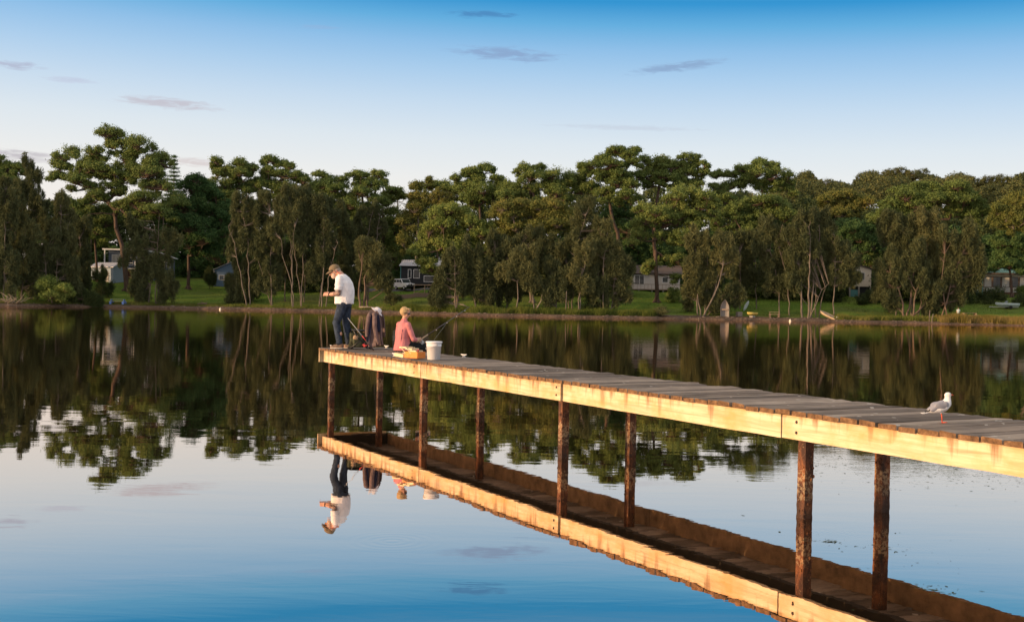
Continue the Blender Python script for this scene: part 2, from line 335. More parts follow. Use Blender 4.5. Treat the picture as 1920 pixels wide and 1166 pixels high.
class MB:
    def __init__(s): s.v = []; s.f = []
    def add(s, vs, fs, M=None):
        o = len(s.v)
        for p in vs: s.v.append(tuple(M @ Vector(p)) if M is not None else tuple(p))
        for f in fs: s.f.append(tuple(i + o for i in f))
        return s
    def box(s, c, d, rot=None, taper=1.0):
        x, y, z = d[0] / 2, d[1] / 2, d[2] / 2
        vs = [(-x, -y, -z), (x, -y, -z), (x, y, -z), (-x, y, -z)] + [(a * taper, b * taper, z) for a, b in ((-x, -y), (x, -y), (x, y), (-x, y))]
        M = Matrix.Translation(c) @ (rot.to_4x4() if rot is not None else Matrix.Identity(4))
        return s.add(vs, [(0, 3, 2, 1), (4, 5, 6, 7), (0, 1, 5, 4), (1, 2, 6, 5), (2, 3, 7, 6), (3, 0, 4, 7)], M)
    def tube(s, pts, rad, n=8, cap=True, flat=1.0):
        pts = [Vector(p) for p in pts]; k = len(pts)
        if isinstance(rad, (int, float)): rad = [rad] * k
        o = len(s.v); up = None
        for i, p in enumerate(pts):
            t = (pts[min(i + 1, k - 1)] - pts[max(i - 1, 0)])
            t = t.normalized() if t.length > 1e-9 else Vector((0, 0, 1))
            if up is None: up = Vector((1, 0, 0)) if abs(t.x) < .9 else Vector((0, 1, 0))
            a = (up - t * up.dot(t)).normalized(); b = t.cross(a); up = a
            for j in range(n):
                an = 2 * math.pi * j / n; s.v.append(tuple(p + (a * math.cos(an) + b * math.sin(an) * flat) * rad[i]))
        for i in range(k - 1):
            for j in range(n):
                q = (j + 1) % n; s.f.append((o + i * n + j, o + i * n + q, o + (i + 1) * n + q, o + (i + 1) * n + j))
        if cap: s.f.append(tuple(o + j for j in reversed(range(n)))); s.f.append(tuple(o + (k - 1) * n + j for j in range(n)))
        return s
    def ell(s, c, r, rot=None, n=12, m=8):
        vs = [(0, 0, -r[2])]
        for i in range(1, m):
            ph = math.pi * i / m - math.pi / 2
            for j in range(n):
                an = 2 * math.pi * j / n; vs.append((r[0] * math.cos(ph) * math.cos(an), r[1] * math.cos(ph) * math.sin(an), r[2] * math.sin(ph)))
        vs.append((0, 0, r[2])); L = len(vs) - 1; fs = []
        for j in range(n):
            q = (j + 1) % n; fs.append((0, 1 + q, 1 + j)); fs.append((L, L - n + j, L - n + q))
            for i in range(m - 2): fs.append((1 + i * n + j, 1 + i * n + q, 1 + (i + 1) * n + q, 1 + (i + 1) * n + j))
        M = Matrix.Translation(c) @ (rot.to_4x4() if rot is not None else Matrix.Identity(4))
        return s.add(vs, fs, M)
    def cap(s, p, q, r0, r1, n=12):   # tapered capsule
        p = Vector(p); q = Vector(q); s.tube([p, q], [r0, r1], n); s.ell(p, (r0,) * 3, None, n, 8); s.ell(q, (r1,) * 3, None, n, 8); return s
    def lathe(s, prof, c=(0, 0, 0), n=24, rot=None, sx=1, sy=1):
        M = Matrix.Translation(c) @ (rot.to_4x4() if rot is not None else Matrix.Identity(4))
        vs = []; fs = []
        for r, z in prof:
            for j in range(n):
                an = 2 * math.pi * j / n; vs.append((r * math.cos(an) * sx, r * math.sin(an) * sy, z))
        for i in range(len(prof) - 1):
            for j in range(n):
                q = (j + 1) % n; fs.append((i * n + j, i * n + q, (i + 1) * n + q, (i + 1) * n + j))
        fs.append(tuple(reversed(range(n)))); fs.append(tuple((len(prof) - 1) * n + j for j in range(n)))
        return s.add(vs, fs, M)
    def prism(s, poly, axis_len, M=None, c=(0, 0, 0)):   # poly in (x,z), extruded along y centred
        k = len(poly); h = axis_len / 2
        vs = [(x + c[0], -h + c[1], z + c[2]) for x, z in poly] + [(x + c[0], h + c[1], z + c[2]) for x, z in poly]
        fs = [tuple(range(k)), tuple(reversed(range(k, 2 * k)))] + [(i, i + k, (i + 1) % k + k, (i + 1) % k) for i in range(k)]
        return s.add(vs, fs, M)
    def mesh(s, name):
        me = bpy.data.meshes.new(name); me.from_pydata(s.v, [], s.f); me.validate(); return me
    def build(s, name, mat, parent=None, bevel=0, smooth=False):
        me = s.mesh(name)
        bm = bmesh.new(); bm.from_mesh(me); bmesh.ops.recalc_face_normals(bm, faces=bm.faces)
        if bevel: bmesh.ops.bevel(bm, geom=bm.edges[:], offset=bevel, segments=2, affect='EDGES', profile=.6)
        for f in bm.faces: f.smooth = smooth
        bm.to_mesh(me); bm.free()
        return link(name, me, mat, parent)
    def remesh(s, name, mat, parent, vox=.01, it=3, fac=.5):
        me = s.mesh(name); o = bpy.data.objects.new('tmp', me); COL.objects.link(o)
        m = o.modifiers.new('r', 'REMESH'); m.mode = 'VOXEL'; m.voxel_size = vox; m.use_smooth_shade = True
        if it: k = o.modifiers.new('s', 'SMOOTH'); k.iterations = it; k.factor = fac
        dg = bpy.context.evaluated_depsgraph_get(); ev = o.evaluated_get(dg); nm = bpy.data.meshes.new_from_object(ev); nm.name = name
        for p in nm.polygons: p.use_smooth = True
        bpy.data.objects.remove(o); nm.materials.clear()
        return link(name, nm, mat, parent)
def np_mesh(name, V, F, mat, parent=None, smooth=False, attrs=None):
    """V (n,3), F (m,k) all faces with k corners"""
    me = bpy.data.meshes.new(name); V = np.asarray(V, np.float32); F = np.asarray(F, np.int32); k = F.shape[1]
    me.vertices.add(len(V)); me.vertices.foreach_set('co', V.ravel()); me.loops.add(F.size); me.loops.foreach_set('vertex_index', F.ravel())
    me.polygons.add(len(F)); me.polygons.foreach_set('loop_start', np.arange(0, F.size, k, dtype=np.int32))
    me.polygons.foreach_set('loop_total', np.full(len(F), k, np.int32))
    if smooth: me.polygons.foreach_set('use_smooth', np.ones(len(F), bool))
    if attrs:
        for a, v in attrs.items():
            at_ = me.attributes.new(a, 'FLOAT', 'POINT'); at_.data.foreach_set('value', np.asarray(v, np.float32))
    me.update(calc_edges=True); return link(name, me, mat, parent)
def copy_tree(o, parent=None):
    c = o.copy(); COL.objects.link(c)
    if parent is not None: c.parent = parent
    for ch in [x for x in bpy.data.objects if x.parent == o]: copy_tree(ch, c)
    return c

# ---------------------------------------------------------------- terrain and lake
_sx = np.array([-600, -300, -140, -76.6, -68.4, -58.3, -47.6, -30.7, -18.5, -7.5, 3.2, 14.6, 27.7, 43.7, 51.6, 60.7, 74.4, 120, 300, 600.])
_sy = np.array([20, 95, 150, 172, 182, 187, 185, 181.5, 177, 170, 167.5, 168, 172, 172.5, 172.5, 173, 170, 165, 110, 40.])
def shore(x): return np.interp(x, _sx, _sy) + .5 * np.sin(np.asarray(x) * .55) + .35 * np.sin(np.asarray(x) * 1.7 + 1)
def sstep(a, b, x): t = np.clip((np.asarray(x, float) - a) / (b - a), 0, 1); return t * t * (3 - 2 * t)
def ground(x, y):
    x = np.asarray(x, float); y = np.asarray(y, float); d = y - shore(x)
    h = np.interp(d, [-60, -15, -.5, 0, .5, 2, 6, 40, 100, 300, 900], [-6, -2, -.15, -.02, .22, .42, .85, 5.0, 10, 16, 18.])
    h = h + sstep(20, 110, x) * sstep(70, 270, d) * 24 + .12 * np.sin(x * .31) * np.sin(y * .23) * np.clip(d / 8, 0, 1)
    return h
xs = np.unique(np.concatenate([np.linspace(-600, -130, 40), np.linspace(-130, 130, 420), np.linspace(130, 600, 40)]))
ds = np.unique(np.concatenate([np.linspace(-60, -3, 12), np.linspace(-3, 8, 34), np.linspace(8, 60, 52), np.linspace(60, 360, 40), np.linspace(360, 900, 12)]))
X, Dd = np.meshgrid(xs, ds); Y = shore(X) + Dd; Zg = ground(X, Y)
V = np.stack([X, Y, Zg], -1).reshape(-1, 3); nx = len(xs)
ii, jj = np.meshgrid(np.arange(len(ds) - 1), np.arange(nx - 1), indexing='ij'); a = (ii * nx + jj).ravel()
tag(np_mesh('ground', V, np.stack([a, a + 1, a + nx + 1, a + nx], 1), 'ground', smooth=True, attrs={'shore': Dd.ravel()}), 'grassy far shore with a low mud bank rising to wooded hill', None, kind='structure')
bedv = [(-900, -300, -2.5), (900, -300, -2.5), (900, 1200, -7), (-900, 1200, -7)]
mb = MB(); mb.add(bedv, [(0, 1, 2, 3)]); tag(mb.build('lake_bed', 'stone'), 'dark bed of the lake', None, kind='structure')
mb = MB(); mb.add([(-900, -300, 0), (900, -300, 0), (900, 400, 0), (-900, 400, 0)], [(0, 1, 2, 3)])
tag(mb.build('water', 'water'), 'still lake water mirroring trees and sky', None, kind='structure')


# ---------------------------------------------------------------- the jetty (local x runs along it towards the camera's side, y across, z up)
JD = Vector((.4721, -.8815, 0)); JN = Vector((.8815, .4721, 0)); JP = Vector((-3.554, 21.585, 0)); JA = math.atan2(JD.y, JD.x)
DECK = .955
def J(s, w_, z=DECK): return JP + JD * s + JN * w_ + Vector((0, 0, z))
jet = empty('jetty', JP, JA, 'long weathered timber jetty with grey deck planks and pale side beams', 'jetty')
rj = random.Random(3)
mb = MB(); s = -.255; LEN = 28.0; JW = 1.40
while s < LEN:
    wd = .2 + rj.uniform(-.022, .022); n = 9
    e0 = rj.uniform(-.014, .006); e1 = rj.uniform(-.015, .02); dz = rj.uniform(-.005, .004); tl = rj.uniform(-.003, .003); cx = rj.uniform(-.005, .005)
    g = rj.uniform(.008, .018); th = .042; vs = []
    for i in range(n):
        y = e0 + (JW + e1 - e0) * i / (n - 1); wv = .002 * math.sin(i * 1.3 + s * 7); cup = .0
        wr = wd - g + (rj.uniform(-.020, 0) if i in (0, n - 1) else rj.uniform(-.004, 0))
        z1 = DECK + dz + wv + tl * (i - 4) * .4
        vs += [(s, y, z1 - th), (s + wr, y, z1 - th), (s + wr, y, z1 - .006), (s + wr - .009, y, z1 + cx), (s + .009, y, z1 - cx), (s, y, z1 - .006 - cx)]
    fs = []
    for i in range(n - 1):
        for j in range(6):
            k = (j + 1) % 6; fs.append((i * 6 + j, i * 6 + k, (i + 1) * 6 + k, (i + 1) * 6 + j))
    fs += [(5, 4, 3, 2, 1, 0), tuple((n - 1) * 6 + j for j in range(6))]
    mb.add(vs, fs); s += wd
mb.build('deck', 'deck', jet)
def sidebeam(a, b, w0, name='side_beam', mat='beam'):
    m = MB(); z0, z1 = .70, .911; k = max(2, int((b - a) / .35)); vs = []; fs = []
    for i in range(k + 1):
        x = a + (b - a) * i / k; dy = rj.uniform(-.002, .002); db = rj.uniform(-.003, .003)
        vs += [(x, w0 + dy, z0 + db), (x, w0 + .048, z0 + db), (x, w0 + .048, z1), (x, w0 + dy, z1)]
    for i in range(k):
        for j in range(4):
            q = (j + 1) % 4; fs.append((i * 4 + j, i * 4 + q, (i + 1) * 4 + q, (i + 1) * 4 + j))
    fs += [(3, 2, 1, 0), tuple(k * 4 + j for j in range(4))]
    m.add(vs, fs); return m.build(name, mat, jet)
ya = .018
joints = [0, 4.55, 8.83, 12.72, 17.2, 21.4, LEN]
for a_, b_ in zip(joints[:-1], joints[1:]):
    sidebeam(a_ + (.0 if a_ == 0 else .012), b_ - (.055 if abs(b_ - 8.83) < .1 else .004), ya + (.004 if a_ in (12.72, 4.55) else 0))
    sidebeam(a_ + .004, b_ - .004, JW - .07, mat='beam_old')
m = MB(); m.box((-.235, JW / 2, .80), (.035, JW - .004, .222)); m.build('end_board', 'beam', jet)
m = MB(); m.box((.02, JW / 2, .80), (.045, JW - .16, .218)); m.build('end_joist', 'dark_timber', jet)
m = MB(); m.box((10, JW / 2, .87), (19.8, .07, .08)); m.build('centre_joist', 'dark_timber', jet)
def pile(s, w0):
    m = MB(); k = 70; z0, z1 = -1.6, .905; h = .048; vs = []; fs = []
    lean = rj.uniform(-.008, .008)
    for i in range(k + 1):
        z = z0 + (z1 - z0) * i / k; low = max(0, min(1, (.62 - z) * 1.8)); r = .0008 + .0024 * low
        for j, (sx_, sy_) in enumerate(((-1, -1), (0, -1), (1, -1), (1, 0), (1, 1), (0, 1), (-1, 1), (-1, 0))):
            hh = h + rj.uniform(-r, r) + .0015 * math.sin(z * 3 + s)
            vs.append((s + sx_ * hh + lean * (z - .7), w0 + sy_ * (h + rj.uniform(-r, r)), z))
    for i in range(k):
        for j in range(8):
            q = (j + 1) % 8; fs.append((i * 8 + j, i * 8 + q, (i + 1) * 8 + q, (i + 1) * 8 + j))
    fs += [tuple(k * 8 + j for j in range(8)), tuple(reversed(range(8)))]
    m.add(vs, fs)
    for _ in range(22):      # oyster shells near the tide line
        z = rj.uniform(-.1, .55); f_ = rj.choice([0, 1]); u = rj.uniform(-.05, .05)
        c = (s + u, w0 - h - .002, z) if f_ == 0 else (s + h + .002, w0 + u, z)
        m.ell(c, (rj.uniform(.006, .014), rj.uniform(.006, .014), rj.uniform(.008, .018)), None, 6, 4)
    m.build('pile', 'pile', jet)
for s in (.17, 4.47, 8.70, 12.94, 17.15, 21.35, 25.6): pile(s, .118)
for s in (.32, 4.62, 8.82, 12.97, 17.2, 21.4, 25.6): pile(s, 1.03)
for s in (4.30, 8.68, 12.95 - .03, 17.0, 12.95 + 3.0):
    zs = (.765, .86) if s != 15.95 else (.81,)
    for z in zs:
        m = MB(); r = frame((0, -1, 0)); m.lathe([(0, 0), (.014, 0), (.014, .006), (.009, .012), (.004, .013)], (s, ya + .003, z), 8, r); m.build('bolt', 'bolt', jet)
def cleat(s, w0, rz):
    m = MB(); Mx = Matrix.Translation((s, w0, DECK + .003)) @ Matrix.Rotation(rz, 4, 'Z')
    t = MB(); t.box((0, 0, .004), (.07, .035, .008)); t.tube([(-.018, 0, .006), (-.014, 0, .035)], [.012, .010], 8); t.tube([(.018, 0, .006), (.014, 0, .035)], [.012, .010], 8)
    t.tube([(-.075, 0, .047), (-.05, 0, .041), (0, 0, .038), (.05, 0, .041), (.075, 0, .047)], [.006, .010, .012, .010, .006], 8)
    m.add(t.v, t.f, Mx); m.build('cleat', 'cleat', jet, smooth=True)
for s, w0 in ((-.12, .22), (.0, 1.28), (3.06, .2), (3.5, 1.26)): cleat(s, w0, 0 if False else .25)

# ---------------------------------------------------------------- things on the jetty
def lathe_thing(): pass
bk = empty('bucket', J(4.12, .43), JA, 'white plastic bucket with lid behind the seated angler', 'bucket')
m = MB(); m.lathe([(0.0, .0), (.098, .0), (.102, .004), (.116, .235), (.121, .237), (.121, .248), (.118, .25), (.120, .30), (.0, .30)], n=32); m.build('pail', 'bucket', bk, smooth=False)
m = MB(); m.lathe([(.0, .295), (.128, .292), (.132, .298), (.132, .318), (.127, .323), (.115, .321), (.0, .3215)], n=32); m.build('lid', 'bucket', bk)
m = MB(); m.ell((.123, 0, .262), (.014, .014, .014)); m.ell((-.123, 0, .262), (.014, .014, .014))
m.tube([(.13 * math.cos(a), -.005 - .125 * math.sin(a), .262 - .075 * math.sin(a)) for a in np.linspace(0, math.pi, 15)], .0025, 6); m.build('handle', 'steel', bk)
for o in bk.children:
    for p in o.data.polygons: p.use_smooth = abs(p.normal.z) < .6 and o.name.startswith(('pail', 'lid'))

bk.scale = (1, 1, .90)
tb = empty('tackle_box', J(3.66, .30), R(-40), 'open orange tackle box with fanned cream trays', 'tackle box')
def openbox(m, c, d, t=.006, rot=None):
    x, y, z = d; X = Matrix.Translation(c) @ (rot.to_4x4() if rot is not None else Matrix.Identity(4))
    q = MB(); q.box((0, 0, t / 2), (x, y, t)); q.box((-x / 2 + t / 2, 0, z / 2 + t / 2), (t, y, z)); q.box((x / 2 - t / 2, 0, z / 2 + t / 2), (t, y, z))
    q.box((0, -y / 2 + t / 2, z / 2 + t / 2), (x - 2 * t, t, z)); q.box((0, y / 2 - t / 2, z / 2 + t / 2), (x - 2 * t, t, z)); m.add(q.v, q.f, X)
m = MB(); openbox(m, (0, 0, .004), (.30, .19, .10), .008); m.build('box_body', 'orange_pl', tb, bevel=.002)
m = MB(); openbox(m, (-.285, 0, .008), (.21, .17, .055), .006, Matrix.Rotation(R(5), 3, 'Y')); m.build('box_lid', 'cream_pl', tb, bevel=.0015)
for (x, z) in ((-.20, .155), (-.06, .135), (.03, .105)):
    m = MB(); openbox(m, (x, 0, z), (.15, .165, .022), .005); m.box((x, .0, z + .018), (.004, .15, .02)); m.build('tray', 'cream_pl', tb, bevel=.001)
for y in (-.088, .088):
    for x0 in (-.24, -.12):
        m = MB(); m.tube([(x0, y * 1.06, .17), (x0 + .02, y * 1.06, .165), (x0 + .12, y * 1.06, .075)], .006, 6); m.build('hinge_arm', 'cream_pl', tb)
for lx in ((.05, .02, .13), (.10, -.03, .125)): m = MB(); m.ell(lx, (.028, .02, .014)); m.build('lure', 'red', tb)

# folding stool bag (low frame chair with a carry bag) and the jacket and hat hung on it
ch = empty('folding_chair', J(.30, .66), R(180 + 18), 'low black folding chair with camouflage storage bag under the seat', 'chair')
def frame_tubes(name, segs, r=.014, mat='black'):
    m = MB()
    for a_ in segs: m.tube(a_, r, 8)
    return m.build(name, mat, ch, smooth=True)
for y in (-.19, .19):
    frame_tubes('leg', [[(.24, y, .03), (.0, y, .21), (-.17, y, .34)]]); frame_tubes('leg', [[(.20, y, .36), (.12, y, .22), (-.14, y, .01)]])
for sg_ in ([[(.20, -.19, .36), (.20, .19, .36)], [(-.17, -.19, .34), (-.17, .19, .34)], [(.20, -.19, .36), (-.17, -.19, .34)], [(.20, .19, .36), (-.17, .19, .34)],
                      [(.24, -.19, .03), (.24, .19, .03)], [(-.14, -.19, .012), (-.14, .19, .012)], [(-.17, -.19, .34), (-.22, -.17, .72)], [(-.17, .19, .34), (-.22, .17, .72)], [(-.22, -.17, .72), (-.22, .17, .72)]]): frame_tubes('frame_bar', [sg_])
m = MB(); m.box((.01, 0, .355), (.38, .36, .012)); m.build('seat', 'black_cloth', ch, bevel=.003)
m = MB(); m.box((-.20, 0, .56), (.012, .34, .26), Matrix.Rotation(R(-7), 3, 'Y')); m.build('backrest', 'black_cloth', ch, bevel=.003)
m = MB(); m.box((.08, 0, .17), (.32, .33, .27)); m.box((.10, .17, .13), (.19, .06, .17)); b_ = m.remesh('bag', 'camo', ch, .012, 4)
m = MB(); m.ell((.15, .185, .22), (.055, .022, .055)); m.build('pocket', 'cork', ch, smooth=True)

def drape(name, mat, base, rz, panels, thick=.012, parent=None):
    m = MB()
    for pts, wds, n_ in panels:      # each panel: centre line points and half widths, with folds
        nn = len(pts); k = 15; vs = []; fs = []
        P = [Vector(p) for p in pts]
        for i in range(nn):
            t_ = (P[min(i + 1, nn - 1)] - P[max(i - 1, 0)]).normalized(); sd_ = Vector(n_); sd_ = (sd_ - t_ * sd_.dot(t_)).normalized(); nr = t_.cross(sd_)
            for j in range(k):
                u = j / (k - 1) * 2 - 1; fold = .016 * math.sin(u * 7 + i * .35) * min(1, i / 3) + .008 * math.sin(u * 15 + 1)
                vs.append(tuple(P[i] + sd_ * u * wds[i] + nr * fold))
        for i in range(nn - 1):
            for j in range(k - 1): fs.append((i * k + j, i * k + j + 1, (i + 1) * k + j + 1, (i + 1) * k + j))
        m.add(vs, fs)
    o = m.build(name, mat, parent, smooth=True)
    so_ = o.modifiers.new('solid', 'SOLIDIFY'); so_.thickness = thick; so_.offset = 0
    ss = o.modifiers.new('sub', 'SUBSURF'); ss.levels = 1; ss.render_levels = 1
    return o
# jacket local frame: x to the right in the picture, y away, z up
jk = empty('jacket', (J(.42, .74).x + .12, J(.42, .74).y - .02, DECK), R(-8), 'grey brown fleece jacket hung over the folding chair back', 'jacket')
drape('body_panel', 'grey_jacket', 0, 0, [([(0.03, -.16, .725), (.045, -.18, .65), (.055, -.185, .50), (.06, -.19, .33), (.07, -.20, .17), (.09, -.21, .06)], [.055, .10, .12, .13, .14, .15], (1, .1, 0))], parent=jk)
drape('back_panel', 'grey_jacket', 0, 0, [([(0.03, .12, .725), (.04, .15, .65), (.05, .16, .50), (.05, .17, .33), (.05, .18, .22)], [.06, .10, .11, .12, .12], (1, 0, 0)),
                                        ([(0.0, -.16, .72), (.0, -.05, .745), (.0, .05, .745), (0.02, .12, .725)], [.07, .09, .09, .07], (1, 0, 0))], parent=jk)
drape('lining', 'navy', 0, 0, [([(-.02, -.205, .69), (-.03, -.215, .55), (-.045, -.22, .40), (-.05, -.22, .25), (-.06, -.22, .12)], [.02, .035, .04, .035, .03], (1, 0, 0)), ([(.115, -.205, .66), (.125, -.21, .5), (.135, -.21, .33)], [.015, .03, .035], (1, 0, 0))], parent=jk)
m = MB(); m.tube([(-.03, -.19, .70), (-.06, -.225, .62), (-.075, -.235, .48), (-.09, -.235, .34), (-.085, -.23, .24)], [.035, .042, .04, .034, .03], 10)
m.tube([(.04, -.20, .69), (.06, -.235, .60), (.065, -.25, .44), (.095, -.255, .28), (.13, -.25, .16), (.15, -.24, .10)], [.04, .046, .044, .038, .033, .028], 10); m.remesh('sleeve', 'grey_jacket', jk, .01, 3)
ht = empty('sun_hat', (jk.location.x + .06, jk.location.y - .04, DECK + .735), 0, 'white cloth sun hat on top of the hung jacket', 'hat')
m = MB(); rt = Matrix.Rotation(R(38), 3, 'Y'); m.lathe([(0, .055), (.04, .052), (.068, .03), (.075, 0), (.12, -.025), (.13, -.032), (.126, -.036), (.07, -.012), (.0, -.01)], (0, 0, .0), 20, rt); m.build('crown_and_brim', 'white_felt', ht, smooth=True)

# spare rod leaning on the chair
a_ = J(1.12, .58, DECK + .012); b_ = at(652, 596, 21.0); d_ = (Vector(b_) - a_)
rd = empty('fishing_rod', a_, 0, 'spare fishing rod with red reel leaning on the folding chair', 'fishing rod')
m = MB(); m.tube([(0, 0, 0), d_ * .30], [.012, .011], 8); m.build('grip', 'rod', rd, smooth=True)
m = MB(); m.tube([d_ * .30, d_ * .45], [.0085, .008], 8); m.build('wrap', 'red', rd, smooth=True)
m = MB(); m.tube([d_ * .45, d_ * .7, d_ * 1.0], [.007, .0055, .0035], 6); m.build('blank', 'steel', rd, smooth=True)
m = MB(); rc = d_ * .16 + Vector((-.09, -.03, -.005)); m.lathe([(0, -.025), (.03, -.025), (.032, -.018), (.022, -.015), (.022, .015), (.032, .018), (.03, .025), (0, .025)], rc, 16, frame(d_)); m.tube([d_ * .17, rc], .007, 6)
m.tube([rc, rc + Vector((.02, -.05, .0)), rc + Vector((.05, -.055, -.01))], .005, 6); m.build('reel', 'red', rd)

# ---------------------------------------------------------------- people
def hand(m, wrist, direc, palm_n, curl, side, sc=1.0, spread=.12):
    """wrist -> knuckles along direc; palm_n points out of the palm; side +1 puts the thumb on the (direc x palm_n) side"""
    wv = Vector(wrist); d = Vector(direc).normalized(); n = Vector(palm_n); n = (n - d * n.dot(d)).normalized(); t = d.cross(n) * side
    for u in (-.028, -.01, .01, .028):
        m.cap(wv + t * u * .7 * sc, wv + d * .085 * sc + t * u * 1.1 * sc, .015 * sc, .0125 * sc, 8)
    for u, L in ((.030, .072), (.010, .080), (-.010, .075), (-.030, .060)):
        p = wv + d * .088 * sc + t * u * 1.12 * sc; a_ = curl * .35; dr = d * math.cos(a_) + n * math.sin(a_) + t * u * spread * 10
        for k, (fr, rr) in enumerate(((.45, .0092), (.30, .0084), (.25, .0074))):
            q = p + dr.normalized() * L * fr * sc; m.cap(p, q, rr * sc, (rr - .0006) * sc, 8); p = q; a_ += curl * .75 * (1 + u * 3)
            dr = d * math.cos(a_) + n * math.sin(a_)
    p = wv + d * .025 * sc + t * .026 * sc; q = p + (d * .6 + t * .7 + n * .35).normalized() * .042 * sc; m.cap(p, q, .0135 * sc, .0105 * sc, 8)
    q2 = q + (d * .85 + t * .15 + n * .6 * curl).normalized() * .032 * sc; m.cap(q, q2, .0100 * sc, .0088 * sc, 8); q3 = q2 + (d * .8 + n * .8 * curl).normalized() * .024 * sc; m.cap(q2, q3, .0088 * sc, .0075 * sc, 8)
def headgeo(m, c, rot, sc=1.0):
    """head local x = face direction, z = up"""
    T = lambda p: Vector(c) + rot @ (Vector(p) * sc)
    E_ = lambda p, r: m.ell(T(p), tuple(x * sc for x in r), rot, 16, 12)
    E_((-.012, 0, .022), (.098, .076, .098)); E_((.025, 0, -.04), (.066, .056, .075)); E_((.055, 0, -.088), (.028, .030, .022))
    E_((.076, 0, .018), (.018, .052, .014)); E_((.072, 0, .06), (.02, .045, .03))
    m.cap(T((.086, 0, .008)), T((.112, 0, -.030)), .009 * sc, .0145 * sc, 8); E_((.098, .012, -.032), (.009, .008, .008)); E_((.098, -.012, -.032), (.009, .008, .008))
    E_((.088, 0, -.058), (.010, .024, .0065)); E_((.085, 0, -.070), (.010, .021, .0070))
    for s_ in (-1, 1):
        E_((.068, .032 * s_, .000), (.014, .014, .012)); E_((.052, .045 * s_, -.025), (.022, .016, .022)); E_((-.008, .078 * s_, -.008), (.017, .010, .031)); E_((-.005, .080 * s_, -.028), (.009, .008, .012))
def ring_body(m, rings, n=20):
    """rings: (x, y, z, rx, ry) ellipses stacked to one closed trunk"""
    o = []; vs = []; fs = []
    for (x, y, z, rx, ry) in rings:
        for j in range(n):
            a_ = 2 * math.pi * j / n; ca, sa = math.cos(a_), math.sin(a_)
            vs.append((x + rx * math.copysign(abs(ca) ** .85, ca), y + ry * math.copysign(abs(sa) ** .85, sa), z))
    k = len(rings)
    for i in range(k - 1):
        for j in range(n):
            q = (j + 1) % n; fs.append((i * n + j, i * n + q, (i + 1) * n + q, (i + 1) * n + j))
    fs += [tuple(reversed(range(n))), tuple((k - 1) * n + j for j in range(n))]; m.add(vs, fs)

# man: local x = the way he faces (left in the picture), y = his left (towards the camera), z = up
mp = J(.28, .50)
man = empty('person', (mp.x - .24, mp.y + .02, DECK + .003), R(176), 'standing man in cap, white T-shirt and jeans looking down at his hands', 'person')
LK, LA = (.075, .085, .485), (.005, .10, .105); RK, RA = (-.07, -.10, .485), (-.125, -.11, .105)
LH, RH = (-.05, .085, .86), (-.07, -.085, .86)
LS, RS = (.01, .185, 1.305), (.01, -.185, 1.305); LE, RE = (.015, .235, 1.035), (.02, -.225, 1.04); LW, RW = (.235, .085, 1.015), (.235, -.06, 1.02)
hc = Vector((.148, .0, 1.458)); hrot = Matrix.Rotation(R(23), 3, 'Y')
m = MB()
ring_body(m, [(-.05, 0, .80, .11, .15), (-.05, 0, .90, .145, .165), (-.045, 0, 1.0, .165, .17), (-.055, 0, 1.12, .145, .175), (-.045, 0, 1.24, .125, .175), (-.02, 0, 1.33, .095, .14), (.005, 0, 1.38, .06, .07)])
m.cap((.0, 0, 1.36), (.085, 0, 1.44), .066, .060, 14); headgeo(m, hc, hrot, .98)
for H, K, A in ((LH, LK, LA), (RH, RK, RA)):
    m.cap(H, K, .092, .058, 14); m.cap(K, A, .056, .038, 14); m.cap((K[0] - .02, K[1], K[2] - .1), (A[0] - .01, A[1], A[2] + .17), .046, .040, 12)
    m.cap((A[0] - .02, A[1], .05), (A[0] + .14, A[1], .035), .036, .028, 10)
for S_, E1, W1, sd_ in ((LS, LE, LW, 1), (RS, RE, RW, -1)):
    m.ell(S_, (.065, .062, .068), None, 14, 10); m.cap(S_, E1, .056, .046, 14); m.cap(E1, W1, .047, .030, 14)
    fm = Vector(E1).lerp(Vector(W1), .3); m.ell(fm, (.058, .050, .050), frame(Vector(W1) - Vector(E1)), 12, 10)
hand(m, LW, (.85, -.42, .10), (.2, -.8, -.45), 1.05, -1, 1.0); hand(m, RW, (.85, .35, .05), (.2, .8, -.45), 1.0, 1, 1.0)
body = m.remesh('body', 'skin', man, .0065, 2)
ink = body.data.attributes.new('ink', 'FLOAT', 'POINT'); co = np.zeros(len(body.data.vertices) * 3, np.float32); body.data.vertices.foreach_get('co', co); co = co.reshape(-1, 3)
iv = ((co[:, 1] > .10) & (co[:, 2] < 1.25) & (co[:, 2] > .95) & (co[:, 0] < .13)).astype(np.float32) * np.clip((.16 - co[:, 0]) / .06, 0, 1); ink.data.foreach_set('value', iv)
m = MB()
ring_body(m, [(-.035, 0, .845, .165, .182), (-.045, 0, .87, .172, .19), (-.05, 0, .93, .18, .195), (-.05, 0, 1.02, .183, .198), (-.065, 0, 1.12, .165, .20), (-.055, 0, 1.24, .143, .20), (-.03, 0, 1.33, .115, .165), (-.002, 0, 1.385, .082, .095), (.012, 0, 1.405, .072, .075)])
for S_, E1 in ((LS, LE), (RS, RE)):
    S_, E1 = Vector(S_), Vector(E1); m.ell(S_, (.082, .078, .082), None, 14, 10); m.cap(S_, S_.lerp(E1, .50), .075, .074, 14)
    for k in range(5): m.ell(S_.lerp(E1, .30 + k * .1) + Vector((.01 * math.sin(k * 2.2), .006, 0)), (.078, .072, .025), None, 12, 8)
for k in range(9):      # loose folds round the waist
    an = k * .7; m.cap((-.045 + .165 * math.cos(an), .178 * math.sin(an), .86), (-.05 + .155 * math.cos(an + .25), .17 * math.sin(an + .25), 1.02), .022, .012, 8)
m.remesh('t_shirt', 'shirt', man, .008, 3)
